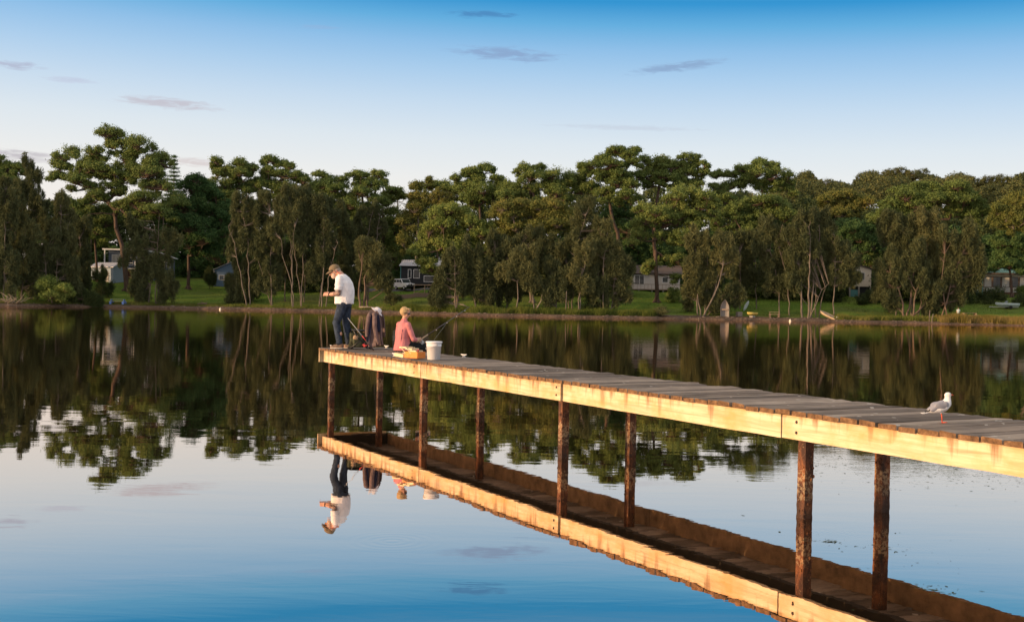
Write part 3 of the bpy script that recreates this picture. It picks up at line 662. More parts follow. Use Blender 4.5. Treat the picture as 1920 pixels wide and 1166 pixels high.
m = MB(); ring_body(m, [(-.045, 0, .79, .13, .165), (-.045, 0, .84, .15, .178), (-.04, 0, .90, .155, .175)])
for (H, K, A), sg in (((LH, LK, LA), 1), ((RH, RK, RA), -1)):
    H, K, A = Vector(H), Vector(K), Vector(A); m.cap(H, K, .108, .072, 16); m.cap(K, A + Vector((0, 0, .0)), .071, .058, 16); m.ell(K + Vector((.012, 0, 0)), (.068, .062, .06), None, 12, 8)
    for k in range(7):
        z = .10 + k * .055; q = A.lerp(K, min(1, k / 7)); m.ell(q + Vector((.012 * math.sin(k * 2.4 + sg), .01 * math.cos(k * 3.1), .0)), (.068, .065, .016), Matrix.Rotation(R(18 * math.sin(k * 1.7)), 3, 'Y'), 12, 6)
    for k in range(4): q = H.lerp(K, .45 + k * .16); m.ell(q, (.088 - k * .006, .084 - k * .006, .014), Matrix.Rotation(R(-20 + 12 * k), 3, 'Y'), 12, 6)
m.remesh('jeans', 'jeans', man, .008, 2)
for A, yaw in ((LA, 0), (RA, R(-12))):
    r3 = Matrix.Rotation(yaw, 3, 'Z'); b0 = Vector((A[0], A[1], 0)); f_ = lambda p: b0 + r3 @ Vector(p)
    m = MB(); m.ell(f_((-.03, 0, .055)), (.055, .042, .05), r3); m.ell(f_((.05, 0, .045)), (.085, .045, .038), r3); m.ell(f_((.12, 0, .037)), (.06, .045, .028), r3); m.cap(f_((-.02, 0, .06)), f_((-.01, 0, .10)), .045, .048, 12)
    sh = m.remesh('shoe', 'shoe', man, .007, 3)
    m = MB(); m.lathe([(0, 0), (.047, .0), (.050, .012), (.049, .022), (0, .022)], f_((.045, 0, 0)), 24, r3, 2.75, 1.0); m.build('sole', 'sole', sh, smooth=True)
    m = MB()
    for k in range(3): m.tube([f_((.03 + k * .022, -.03, .078 - k * .006)), f_((.035 + k * .022, 0, .088 - k * .008)), f_((.03 + k * .022, .03, .078 - k * .006))], .005, 6)
    m.build('laces', 'sole', sh, smooth=True)
T = lambda p: hc + hrot @ Vector(p)
m = MB(); m.ell(T((-.012, 0, .045)), (.106, .088, .084), hrot, 20, 12)
vs = []; fs = []
for i in range(9):
    a_ = (i / 8 - .5) * math.pi * .92
    for r_, z_ in ((.088, .045), (.178 - .03 * (1 - math.cos(a_)), .012), (.178 - .03 * (1 - math.cos(a_)), .006), (.088, .036)):
        vs.append(T((r_ * math.cos(a_) ** .6 if math.cos(a_) > 0 else 0, .088 * math.sin(a_), z_ - .01 * math.sin(a_) ** 2)))
for i in range(8):
    for j in range(4): q = (j + 1) % 4; fs.append((i * 4 + j, i * 4 + q, (i + 1) * 4 + q, (i + 1) * 4 + j))
fs += [(3, 2, 1, 0), (32, 33, 34, 35)]
m.add(vs, fs); m.ell(T((-.012, 0, .13)), (.01, .01, .006), hrot); m.build('cap', 'cap', man, smooth=True)
m = MB(); m.ell(T((-.045, 0, .0)), (.073, .080, .062), hrot, 18, 12); m.build('hair', 'hair_grey', man, smooth=True)
m = MB(); m.ell(T((.062, 0, -.088)), (.038, .042, .040), hrot); m.ell(T((.035, .045, -.06)), (.035, .02, .045), hrot); m.ell(T((.035, -.045, -.06)), (.035, .02, .045), hrot); m.ell(T((.092, 0, -.056)), (.012, .026, .008), hrot)
m.remesh('beard', 'beard', man, .008, 2)
m = MB()
for s_ in (-1, 1):
    m.ell(T((.090, .032 * s_, .004)), (.010, .030, .021), hrot @ Matrix.Rotation(R(18 * s_), 3, 'Z')); m.tube([T((.082, .058 * s_, .008)), T((.03, .082 * s_, .010)), T((-.02, .084 * s_, .0))], .005, 6)
m.tube([T((.10, -.012, .012)), T((.10, .012, .012))], .004, 6); m.build('sunglasses', 'glass_dark', man, smooth=True)
m = MB(); wq = Vector(LE).lerp(Vector(LW), .88); r_ = frame(Vector(LW) - Vector(LE)); m.lathe([(.030, -.010), (.037, -.010), (.037, .010), (.030, .010)], wq, 16, r_); m.ell(wq + Vector((.0, .030, .018)), (.018, .012, .018)); m.build('watch', 'black', man, smooth=True)
m = MB(); m.tube([T((-.05, .085, -.01)), (.04, .085, 1.41), (-.0, .06, 1.41), (-.02, 0, 1.42)], .005, 6); m.tube([(.09, .045, 1.36), (.05, .075, 1.385), (.02, .078, 1.405)], .005, 6); m.build('glasses_cord', 'red', man, smooth=True)
m = MB(); m.lathe([(.158, .846), (.163, .846), (.163, .862), (.158, .862)], (-.043, 0, 0), 24, None, 1, 1.13); m.build('belt', 'black', man)

# seated woman, seen from behind: local x = the way she faces (away over the far edge), z = up
wp = J(1.30, 1.08)
wom = empty('person', (wp.x, wp.y, DECK + .003), R(38), 'seated woman with short blond hair and pink shirt holding a fishing rod', 'person')
hc = Vector((.045, .0, .735)); hrot = Matrix.Rotation(R(-48), 3, 'Z') @ Matrix.Rotation(R(12), 3, 'Y')
wom.scale = (.90, .90, .95)
m = MB()
ring_body(m, [(.0, 0, .02, .12, .18), (.0, 0, .10, .13, .17), (-.0, 0, .22, .115, .145), (-.0, 0, .36, .11, .155), (.01, 0, .48, .10, .165), (.015, 0, .55, .07, .12), (.02, 0, .60, .045, .05)])
m.cap((.015, 0, .56), (.035, 0, .67), .050, .046, 14); headgeo(m, hc, hrot, .90)
WLS, WRS = (.01, .165, .505), (.01, -.165, .505); WLE, WRE = (.13, .20, .26), (.10, -.235, .24); WLW, WRW = (.26, -.03, .235), (.245, -.17, .215)
for S_, E1, W1 in ((WLS, WLE, WLW), (WRS, WRE, WRW)):
    m.ell(S_, (.052, .05, .055), None, 14, 10); m.cap(S_, E1, .047, .038, 14); m.cap(E1, W1, .037, .025, 14)
hand(m, WRW, (.8, .1, .25), (.1, .9, -.2), 1.15, -1, .9); hand(m, WLW, (.6, -.65, .15), (.35, .1, -.9), 1.15, -1, .9)
for y in (.10, -.10):
    m.cap((.03, y, .085), (.42, y * 1.05, .085), .082, .058, 14); m.cap((.42, y * 1.05, .085), (.46, y * 1.05, -.33), .055, .036, 12); m.cap((.46, y * 1.05, -.36), (.60, y * 1.1, -.40), .034, .026, 10)
m.remesh('body', 'skin', wom, .0065, 2)
m = MB()
ring_body(m, [(-.01, 0, .012, .165, .205), (-.01, 0, .06, .162, .20), (-.01, 0, .14, .145, .185), (-.01, 0, .24, .13, .165), (-.012, 0, .36, .128, .175), (.0, 0, .46, .118, .185), (.005, 0, .52, .098, .165), (.012, 0, .565, .075, .105), (.02, 0, .60, .056, .062), (.022, 0, .625, .054, .058)])
for S_, E1, W1 in ((WLS, WLE, WLW), (WRS, WRE, WRW)):
    S_, E1, W1 = Vector(S_), Vector(E1), Vector(W1); m.ell(S_, (.066, .062, .066), None, 14, 10); m.cap(S_, E1, .062, .052, 14); m.cap(E1, E1.lerp(W1, .45), .052, .045, 14)
    for k in range(5): m.ell(S_.lerp(E1, .25 + .17 * k), (.063 - k * .003, .062 - k * .003, .014), Matrix.Rotation(R(20 * math.sin(k * 2)), 3, 'X'), 12, 6)
for k in range(8): an = 1.7 + k * .42; m.cap((-.01 + .15 * math.cos(an), .185 * math.sin(an), .03), (-.01 + .12 * math.cos(an + .3), .155 * math.sin(an + .3), .25), .024, .012, 8)
for (y0, y1) in ((-.10, -.13), (.02, .08), (-.03, -.09)): m.cap((-.125, y0, .16), (-.115, y1, .42), .014, .010, 8)
m.cap((.015, -.055, .615), (-.035, 0, .61), .016, .016, 8); m.cap((-.035, 0, .61), (.015, .055, .615), .016, .016, 8)
m.remesh('shirt', 'pink', wom, .008, 2)
m = MB(); ring_body(m, [(.0, 0, .006, .15, .19), (.02, 0, .08, .15, .19), (.02, 0, .13, .12, .17)])
for y in (.10, -.10): m.cap((.03, y, .088), (.42, y * 1.05, .088), .094, .070, 14); m.cap((.42, y * 1.05, .085), (.455, y * 1.05, -.22), .068, .056, 12)
m.remesh('trousers', 'black_cloth', wom, .010, 2)
for y in (.105, -.105):
    m = MB(); m.ell((.46, y, -.37), (.05, .038, .05)); m.ell((.54, y, -.395), (.075, .040, .034)); sh = m.remesh('shoe', 'black', wom, .008, 2)
    m = MB(); m.lathe([(0, 0), (.042, 0), (.044, .015), (0, .018)], (.52, y, -.435), 20, None, 2.7, 1); m.build('sole', 'sole', sh, smooth=True)
T = lambda p: hc + hrot @ (Vector(p) * .92)
m = MB(); rh = random.Random(5); m.ell(T((-.03, 0, .028)), (.093, .086, .092), hrot, 18, 12)
for _ in range(150):
    a_ = rh.uniform(.75, 5.53); e_ = rh.uniform(-.75, 1.5); p = Vector((math.cos(a_) * math.cos(e_) * .092 - .028, math.sin(a_) * math.cos(e_) * .082, .028 + math.sin(e_) * .090))
    m.ell(T(p), (.019, .015, .013), Matrix.Rotation(rh.uniform(0, 3), 3, 'X') @ Matrix.Rotation(rh.uniform(0, 3), 3, 'Z'), 6, 4)
for _ in range(30): m.ell(T((rh.uniform(.02, .075), rh.uniform(-.05, .05), rh.uniform(.075, .11))), (.022, .016, .014), None, 6, 4)
m.remesh('hair', 'blond', wom, .006, 1)
m = MB()
for s_ in (-1, 1): m.ell(T((.094, .032 * s_, .004)), (.010, .030, .021), hrot @ Matrix.Rotation(R(18 * s_), 3, 'Z')); m.tube([T((.084, .060 * s_, .008)), T((.03, .090 * s_, .010)), T((-.02, .092 * s_, .0))], .006, 6)
m.build('sunglasses', 'glass_dark', wom, smooth=True)

# her rod: from the grip in her hands up to the right
Mw = Matrix.Translation(wom.location) @ Matrix.Rotation(R(38), 4, 'Z') @ Matrix.Diagonal((.90, .90, .95, 1))
g0 = Mw @ Vector((.335, -.155, .235)); tip = Vector(at(880, 575, 22.6)); dv = tip - g0
rr_ = empty('fishing_rod', g0, 0, 'long dark fishing rod held out over the lake by the seated woman', 'fishing rod')
m = MB(); m.tube([-dv * .08, dv * .13], [.0135, .012], 10); m.build('grip', 'cork', rr_, smooth=True)
m = MB(); m.tube([dv * .13, dv * .45 + Vector((0, 0, -.006)), dv * .75 + Vector((0, 0, -.008)), dv], [.010, .0080, .006, .003], 8); m.build('blank', 'rod', rr_, smooth=True)
for k in (.30, .52, .72, .90):
    m = MB(); m.lathe([(.012, -.001), (.0135, -.001), (.0135, .001), (.012, .001)], dv * k + Vector((0, 0, -.018)), 10, frame(dv)); m.build('line_guide', 'steel', rr_)
m = MB(); rc = dv * .02 + Vector((.0, 0, -.075)); m.lathe([(0, -.028), (.035, -.028), (.037, -.02), (.026, -.016), (.026, .016), (.036, .02), (.034, .028), (0, .028)], rc, 16, frame(dv)); m.tube([dv * .02, rc], .008, 6)
m.tube([rc, rc + Vector((.01, -.055, 0)), rc + Vector((.0, -.06, -.03))], .006, 6); m.build('reel', 'steel', rr_)
m = MB(); pts = [dv * .5 + Vector((0, 0, -.03)), dv * .36 + Vector((.02, 0, -.09)), dv * .28 + Vector((-.0, 0, -.17)), dv * .2 + Vector((.0, .0, -.26))]; m.tube(pts, .0011, 4); m.build('line', 'line', rr_)

# gull standing on one leg, turned half away to the right
gp = onz(1768, 793, DECK)
gu = empty('gull', (gp[0], gp[1], DECK + .002), R(10), 'grey and white gull standing on one orange leg on the planks', 'gull')
gu.scale = (1.12, 1.12, 1.06); gu.rotation_euler = (0, R(-9), R(10))
m = MB()
pts = [(-.105, 0, .108, .006, .012), (-.085, 0, .111, .018, .022), (-.055, 0, .116, .031, .034), (-.02, 0, .121, .040, .041), (.015, 0, .128, .043, .042), (.042, 0, .142, .037, .036), (.056, 0, .162, .026, .026), (.062, 0, .185, .0205, .021), (.064, 0, .205, .021, .0205)]
for p, q in zip(pts[:-1], pts[1:]):
    for k in range(4):
        t_ = k / 4; v = [a_ + (b_ - a_) * t_ for a_, b_ in zip(p, q)]; m.ell((v[0], v[1], v[2]), (v[3] * 1.05, v[4], v[3]), None, 14, 10)
m.ell((.066, 0, .208), (.026, .0215, .022), None, 14, 10)
m.cap((-.09, .0, .108), (-.145, 0, .098), .012, .004, 8); m.ell((-.135, 0, .100), (.035, .017, .004), Matrix.Rotation(R(8), 3, 'Y'), 10, 6)
m.cap((-.012, -.006, .10), (-.010, -.006, .080), .016, .008, 8)
gb = m.remesh('body', 'gull_white', gu, .0035, 3)
m = MB(); m.ell((-.018, 0, .149), (.066, .033, .021), Matrix.Rotation(R(-14), 3, 'Y'), 18, 12); m.ell((-.06, 0, .134), (.05, .020, .014), Matrix.Rotation(R(-18), 3, 'Y'), 16, 10); m.remesh('mantle', 'gull_grey', gu, .0035, 3)
for s_ in (-1, 1):
    m = MB(); rw = Matrix.Rotation(R(10), 3, 'Y')
    m.ell((-.010, .030 * s_, .137), (.058, .013, .030), rw, 16, 10); m.ell((-.05, .024 * s_, .128), (.058, .012, .019), Matrix.Rotation(R(-16), 3, 'Y'), 16, 10); m.ell((.02, .031 * s_, .142), (.028, .013, .026), rw, 14, 8)
    m.ell((-.03, .012 * s_, .145), (.055, .02, .014), Matrix.Rotation(R(-14), 3, 'Y'), 12, 8)
    wg = m.remesh('wing', 'gull_grey', gu, .0035, 3)
    m = MB(); m.cap((-.080, .018 * s_, .119), (-.132, .004 * s_, .107), .008, .003, 8); m.build('wing_tip', 'black', wg, smooth=True)
m = MB(); m.tube([(.088, 0, .207), (.100, 0, .204), (.112, 0, .199)], [.0055, .0045, .0015], 8); m.build('beak', 'gull_leg', gu, smooth=True)
for s_ in (-1, 1): m = MB(); m.ell((.078, .0185 * s_, .212), (.003, .0025, .003), None, 8, 6); m.build('eye', 'black', gu, smooth=True)
m = MB(); m.tube([(-.008, -.006, .088), (-.006, -.006, .045), (-.010, -.006, .006)], [.0042, .0036, .0038], 8)
for a_ in (-.45, 0, .45): m.tube([(-.010, -.006, .005), (-.010 + .038 * math.cos(a_), -.006 + .038 * math.sin(a_), .002)], [.0036, .0022], 6)
m.add([(-.010, -.006, .003), (-.010 + .03 * math.cos(.45), -.006 - .03 * math.sin(.45), .0015), (.024, -.006, .0015), (-.010 + .03 * math.cos(.45), -.006 + .03 * math.sin(.45), .0015)], [(0, 1, 2), (0, 2, 3)]); m.build('leg', 'gull_leg', gu, smooth=True)
m = MB(); m.cap((-.03, .006, .100), (-.046, .004, .090), .005, .004, 8); m.build('tucked_foot', 'gull_leg', gu, smooth=True)

# ---------------------------------------------------------------- far shore: buildings, car, boats, furniture
def gpt(px, d):
    """ground point on the far shore under picture column px, d metres behind the waterline"""
    Y = 180.0
    for _ in range(8):
        p = at(px, 575, Y); Y = float(shore(p[0])) + d
    p = at(px, 575, Y); return Vector((p[0], Y, float(ground(p[0], Y))))
def win(parent, x, y, z, w_, h_, fm='white_paint', gm='win_glass', mull=1, ft=.09):
    m = MB(); m.box((x, y - .02, z + h_ / 2), (w_ + ft, .08, ft)); m.box((x, y - .02, z - h_ / 2), (w_ + ft, .08, ft))
    for s_ in (-1, 1): m.box((x + s_ * w_ / 2, y - .02, z), (ft, .08, h_ - ft))
    for k in range(1, mull): m.box((x - w_ / 2 + w_ * k / mull, y - .02, z), (ft * .8, .06, h_ - ft))
    f_ = m.build('window', fm, parent); m = MB(); m.box((x, y, z), (w_ - .02, .03, h_ - .02)); m.build('pane', gm, f_)
def gable(parent, x0, x1, y0, y1, z, rise, over, mat, along='x', ribs=True):
    m = MB(); X0, X1, Y0, Y1 = x0 - over, x1 + over, y0 - over, y1 + over; t_ = .12
    if along == 'x':
        ym = (Y0 + Y1) / 2; a = [(X0, Y0, z), (X1, Y0, z), (X1, ym, z + rise), (X0, ym, z + rise), (X1, Y1, z), (X0, Y1, z)]
    else:
        xm = (X0 + X1) / 2; a = [(X0, Y1, z), (X0, Y0, z), (xm, Y0, z + rise), (xm, Y1, z + rise), (X1, Y0, z), (X1, Y1, z)]
    b_ = [(p[0], p[1], p[2] + t_) for p in a]
    m.add(a + b_, [(0, 1, 2, 3), (3, 2, 4, 5), (9, 8, 7, 6), (11, 10, 8, 9), (0, 6, 7, 1), (5, 4, 10, 11), (1, 7, 8, 2), (2, 8, 10, 4), (0, 3, 9, 6), (3, 5, 11, 9)])
    if ribs:
        if along == 'x':
            n = int((X1 - X0) / .45)
            for k in range(n + 1):
                x = X0 + (X1 - X0) * k / n; L = math.hypot(ym - Y0, rise); m.box(((x), (Y0 + ym) / 2, z + rise / 2 + t_ + .02), (.06, L, .05), Matrix.Rotation(math.atan2(rise, ym - Y0), 3, 'X'))
    return m.build('roof', mat, parent)
def walls(parent, x0, x1, y0, y1, z0, z1, mat, gab=None, boards=True, name='wall'):
    m = MB()
    m.box(((x0 + x1) / 2, (y0 + y1) / 2, (z0 + z1) / 2), (x1 - x0, y1 - y0, z1 - z0))
    if boards:
        n = int((z1 - z0) / .22)
        for k in range(n): m.box(((x0 + x1) / 2, (y0 + y1) / 2, z0 + (k + .12) * (z1 - z0) / n), (x1 - x0 + .05, y1 - y0 + .05, .03))
    if gab:
        rise, along = gab
        if along == 'x': m.prism([(y0, z1), (y1, z1), ((y0 + y1) / 2, z1 + rise)], x1 - x0, Matrix.Translation(((x0 + x1) / 2, 0, 0)) @ Matrix(((0, 1, 0, 0), (1, 0, 0, 0), (0, 0, 1, 0), (0, 0, 0, 1))))
        else: m.prism([(x0, z1), (x1, z1), ((x0 + x1) / 2, z1 + rise)], y1 - y0, Matrix.Translation((0, (y0 + y1) / 2, 0)))
    return m.build(name, mat, parent)
def posts(parent, xs_, y, z0, z1, mat, r=.07, name='post'):
    for x in xs_: m = MB(); m.box((x, y, (z0 + z1) / 2), (r * 2, r * 2, z1 - z0)); m.build(name, mat, parent)
PXM = lambda Y: FPX / Y

# blue-grey two storey house behind the tallest gum
p = gpt(262, 42); h = empty('house', p, R(4), 'two storey slate blue house with flat white roof edge behind the tallest gum', 'house')
walls(h, -6.0, 0, 0, 7, -1.2, 5.4, 'slate_wall'); walls(h, 0, 5.4, 1.5, 5, -1.2, 4.0, 'slate_wall', (1.1, 'y'))
m = MB(); m.box((-3.0, 3, 5.55), (7.6, 9, .28)); m.build('roof', 'white_paint', h); gable(h, 0, 5.4, 1.5, 5, 4.1, 1.2, .5, 'tin_roof', 'y', False)
win(h, -4.6, 0, 3.6, 1.5, 2.0, gm='curtain', mull=2); win(h, -2.0, 0, 3.4, 1.2, 1.4); win(h, 3.6, 1.5, 2.9, 1.3, 1.1)
m = MB(); m.box((-2.9, -.05, .6), (5.6, .1, 2.6)); m.build('lower_wall', 'maroon', h)
posts(h, (-6.3, -2.2, -.6), -1.6, -1.2, 5.4, 'white_paint', .1); m = MB(); m.box((-3.2, -.85, 1.95), (6.6, 1.6, .14)); m.build('balcony', 'white_paint', h)
m = MB(); m.tube([(-6.3, -1.65, 2.2), (-2.2, -1.65, 3.6)], .08, 6); m.tube([(-6.3, -1.65, 3.0), (-.6, -1.65, 3.0)], .05, 6); m.build('railing', 'white_paint', h)
p = gpt(190, 38); h = empty('shed', p, R(-22), 'small pale grey garden shed with low ribbed iron roof', 'shed')
walls(h, -2.5, 2.6, 0, 3.4, -.6, 2.4, 'grey_wall', (.8, 'x')); gable(h, -2.5, 2.6, 0, 3.4, 2.42, .85, .35, 'tin_roof', 'x'); win(h, -1.2, 0, 1.3, .9, .8); m = MB(); m.box((1.0, -.03, .6), (1.2, .06, 2.1)); m.build('door', 'white_wall', h)
p = gpt(420, 32); h = empty('cottage', p, R(14), 'small sky blue weatherboard cottage with one white framed window', 'cottage')
walls(h, -2.0, 4.2, 0, 6, -.6, 3.0, 'blue_wall', (1.6, 'y')); gable(h, -2.0, 4.2, 0, 6, 3.02, 1.65, .35, 'tin_roof', 'y'); win(h, -.1, 0, 1.7, 1.8, .9, mull=2)
for x_ in (-1.95, 4.15): m = MB(); m.box((x_, -.02, 1.2), (.12, .1, 3.6)); m.build('corner_trim', 'white_paint', h)
p = gpt(55, 45); h = empty('house', p, R(-10), 'house mostly hidden at far left with a glimpse of pale iron roof', 'house')
walls(h, -4, 4, 0, 7, -1, 4.2, 'grey_wall', (1.6, 'x')); gable(h, -4, 4, 0, 7, 4.22, 1.7, .5, 'tin_roof', 'x'); win(h, -1.5, 0, 2.6, 1.6, 1.2)
# dark house with white roof
p = gpt(792, 38); h = empty('house', p, R(2), 'dark charcoal raised house with pale iron roof behind the parked car', 'house'); h.location.z -= .8
walls(h, -4.2, 5.0, 0, 7, 1.2, 4.6, 'dark_wall'); m = MB()
m.add([(-4.5, -.5, 4.65), (5.3, -.5, 4.65), (4.7, 3.5, 5.9), (-3.9, 3.5, 5.9), (-4.5, 7.5, 4.65), (5.3, 7.5, 4.65)], [(0, 1, 2, 3), (3, 2, 5, 4), (0, 3, 4), (1, 5, 2), (0, 4, 5, 1)])
for k in range(22): x = -4.3 + k * .44; m.box((x * .96, 1.5, 5.32), (.06, 4.15, .05), Matrix.Rotation(math.atan2(1.25, 4), 3, 'X'))
m.build('roof', 'tin_roof', h)
win(h, -2.5, 0, 3.2, .55, 1.6); win(h, -1.2, 0, 3.2, 1.1, 1.6); win(h, 1.2, -.0, 2.3, 2.0, 1.1); win(h, 1.0, -.0, 3.9, 1.3, .7)
m = MB(); m.box((.4, .2, 4.68), (9.7, .16, .2)); m.box((-4.15, -.06, 2.9), (.12, .1, 3.4)); m.build('trim', 'turq', h)
m = MB(); m.box((.5, -1.0, 1.1), (9.4, 2.0, .16)); m.build('veranda_floor', 'timber', h)
posts(h, (-4, -1.5, 1, 3.5, 5), -1.8, -1.6, 1.05, 'timber'); posts(h, (3.3, 4.9), -1.8, 1.1, 4.6, 'turq')
m = MB(); m.add([(5.2, -2.0, 1.6), (5.2, -3.0, 1.6), (1.8, -3.0, -1.4), (1.8, -2.0, -1.4), (5.2, -2.0, 2.5), (5.2, -3.0, 2.5), (1.8, -3.0, -.5), (1.8, -2.0, -.5)], [(0, 1, 2, 3), (1, 5, 6, 2), (0, 3, 7, 4), (3, 2, 6, 7), (0, 4, 5, 1)])
for k in range(10): t_ = k / 9; m.box((1.9 + 3.2 * t_, -2.5, -1.3 + 2.9 * t_), (.3, .9, .05))
m.build('stair', 'timber', h)
# chimney-like dark tank behind
# white house behind trees
p = gpt(1232, 36); h = empty('house', p, R(-3), 'white raised house with deck half hidden behind the red barked gum', 'house'); h.location.z -= 1.0
walls(h, -4.4, 4.2, 1.6, 8, 1.4, 4.2, 'white_wall'); gable(h, -4.4, 4.2, 1.6, 8, 4.32, 1.6, .5, 'brown_roof', 'x', False)
win(h, -3.2, 1.6, 3.2, 1.7, 1.7, mull=2); win(h, 1.5, 1.6, 3.3, 1.0, .9); win(h, 3.4, 1.6, 3.3, 1.2, 1.0)
m = MB(); m.box((-.1, .6, 1.45), (10.4, 2.4, .16)); m.build('deck', 'timber', h); posts(h, (-5, -3.4, -1, 1.0, 2.6, 4.6), -.5, -1.4, 1.4, 'concrete', .08)
m = MB(); m.box((-.1, -.55, 2.4), (10.4, .07, .08)); [m.box((-5 + k * .65, -.55, 1.95), (.05, .05, .9)) for k in range(17)]; m.build('railing', 'timber', h)
m = MB(); m.box((0, 4.5, .2), (9.6, 6, 2.6)); m.build('under_house', 'dark_wall', h)
m = MB(); m.tube([(.5, -.7, .9), (4.4, -.7, -.9)], .09, 6); m.build('stair_rail', 'maroon', h)
# stilted white weatherboard house
p = gpt(1612, 34); h = empty('house', p, R(-8), 'cream weatherboard house on stilts with dark garage below', 'house')
walls(h, -1.9, 1.9, 0, 7, 1.9, 5.0, 'cream_wall', (.6, 'y')); gable(h, -1.9, 1.9, 0, 7, 5.02, .65, .4, 'brown_roof', 'y', False); win(h, .1, 0, 3.8, 1.3, 1.3, mull=2)
posts(h, (-1.8, -.2, 1.8), .1, -1.3, 1.9, 'concrete', .14); m = MB(); m.box((0, 3, .35), (3.4, 5, 3.1)); m.build('garage', 'dark_wall', h); m = MB(); m.box((-1.0, .3, .2), (1.3, .06, 2.2)); m.build('garage_door', 'turq', h)
m = MB(); m.box((-5.0, 3.5, 3.6), (6.0, 6.5, 2.4)); m.build('side_wing', 'brick', h); m = MB(); m.box((-5.0, 3.4, 4.9), (6.8, 7.2, .18)); m.build('wing_roof', 'brown_roof', h)
# green roofed house at right
p = gpt(1878, 44); h = empty('house', p, R(-2), 'low house with weathered green iron roof and tall curtained windows at far right', 'house'); h.location.z += .5
walls(h, -3.4, 5.2, 0, 8, -1, 3.1, 'white_wall', None, False); m = MB(); m.box((.9, -.05, -.6), (8.6, .12, 1.0)); m.build('brick_base', 'brick', h)
m = MB(); m.box((.0, 3.2, 3.25), (12.6, 9.4, .3)); m.build('eaves', 'brown_roof', h)
m = MB(); m.add([(-5.6, -1.2, 3.45), (7.2, -1.2, 3.45), (7.2, 5, 4.9), (-5.0, 5, 4.9), (7.2, 9, 3.45), (-5.6, 9, 3.45)], [(0, 1, 2, 3), (3, 2, 4, 5), (0, 3, 5), (0, 5, 4, 1), (1, 4, 2)])
for k in range(26): m.box((-5.2 + k * .48, 1.9, 4.2), (.06, 6.3, .05), Matrix.Rotation(math.atan2(1.45, 6.2), 3, 'X'))
m.build('roof', 'green_roof', h)
for k, gm in enumerate(('curtain', 'win_glass', 'curtain', 'win_glass', 'curtain')): win(h, -2.6 + k * 1.62, 0, 1.75, 1.45, 1.9, 'brown_bark', gm, 1, .14)
m = MB(); m.box((.6, -.06, .3), (8.0, .06, .9)); m.build('lower_panel', 'curtain', h); posts(h, (-4.9, -3.9), -.9, -1, 3.2, 'turq', .07)
m = MB(); m.tube([(-5.5, 1, 3.4), (-5.5, 1, 5.3)], .1, 8); m.ell((-5.5, 1, 5.5), (.22, .22, .25)); m.build('vent_pipe', 'white_paint', h)
p = gpt(1815, 42); h = empty('carport', p, 0, 'open white posted carport left of the green roofed house', 'carport')
posts(h, (-1.3, 1.8), 0, -.6, 2.9, 'white_paint', .09); posts(h, (-1.3, 1.8), 4, -.6, 2.9, 'white_paint', .09); m = MB(); m.box((.2, 2, 3.0), (3.9, 4.8, .16)); m.build('roof', 'tin_roof', h)
p = gpt(1857, 95); p.z = at(1857, 484, p.y)[2]; h = empty('house', p, 0, 'distant olive yellow house wall high among the trees', 'house')
walls(h, -1.8, 2.2, 0, 6, -6, 3.0, 'yellow_wall', None, False); win(h, -.9, 0, 1.7, 1.6, 1.7, 'dark_wall', mull=2); gable(h, -1.8, 2.2, 0, 6, 3.02, 1.0, .3, 'brown_roof', 'x', False)

# white four wheel drive
p = gpt(757, 31); car = empty('parked_car', p + Vector((0, 0, .02)), R(-56), 'white four wheel drive wagon parked on the drive by the charcoal house', 'car')
m = MB(); m.prism([(-2.45, .55), (-2.45, 1.25), (-2.40, 1.98), (-2.2, 2.08), (.25, 2.08), (.95, 1.35), (2.25, 1.22), (2.42, 1.1), (2.45, .55)], 1.78)
m.build('body', 'car_white', car, bevel=.06)
m = MB(); m.prism([(.36, 1.98), (.98, 1.36), (1.0, 1.38), (.40, 2.0)], 1.5); m.build('windscreen', 'win_glass', car)
for s_ in (-1, 1):
    for (a_, b_) in ((-2.15, -1.3), (-1.15, -.35), (-.2, .5)): m = MB(); m.box(((a_ + b_) / 2, s_ * .90, 1.66), (b_ - a_, .03, .46), None); m.build('side_window', 'win_glass', car, bevel=.01)
    m = MB(); m.ell((2.44, s_ * .60, .98), (.05, .13, .11)); m.build('headlight', 'lamp', car, smooth=True)
    m = MB(); m.box((.8, s_ * 1.02, 1.42), (.1, .2, .18)); m.build('wing_mirror', 'black', car, bevel=.02)
    for x in (-1.45, 1.55):
        m = MB(); m.lathe([(.2, -.12), (.36, -.12), (.40, -.07), (.40, .07), (.36, .12), (.2, .12)], (x, s_ * .80, .40), 20, frame((0, 1, 0))); wh = m.build('wheel', 'tyre', car, smooth=True)
        m = MB(); m.lathe([(0, -.1), (.21, -.1), (.23, .0), (.21, .1), (0, .1)], (x, s_ * .83, .40), 16, frame((0, 1, 0))); m.build('rim', 'steel', wh, smooth=True)
m = MB(); m.box((2.45, 0, .98), (.06, .95, .22)); m.build('grille', 'black', car); m = MB(); m.box((2.62, 0, .68), (.22, 1.8, .28)); m.tube([(2.66, -.5, .7), (2.7, -.45, 1.15), (2.7, .45, 1.15), (2.66, .5, .7)], .045, 8); m.build('bull_bar', 'black', car)
m = MB(); m.ell((2.75, .28, 1.02), (.06, .12, .12)); m.build('spot_lamp', 'lamp', car, smooth=True); m = MB(); m.ell((2.75, -.28, 1.02), (.06, .12, .12)); m.build('spot_lamp', 'lamp', car, smooth=True)
m = MB(); m.tube([(1.4, .93, 1.2), (.85, .96, 1.4), (.5, .93, 2.1), (.62, .93, 2.2)], .06, 8); m.build('snorkel', 'black', car)
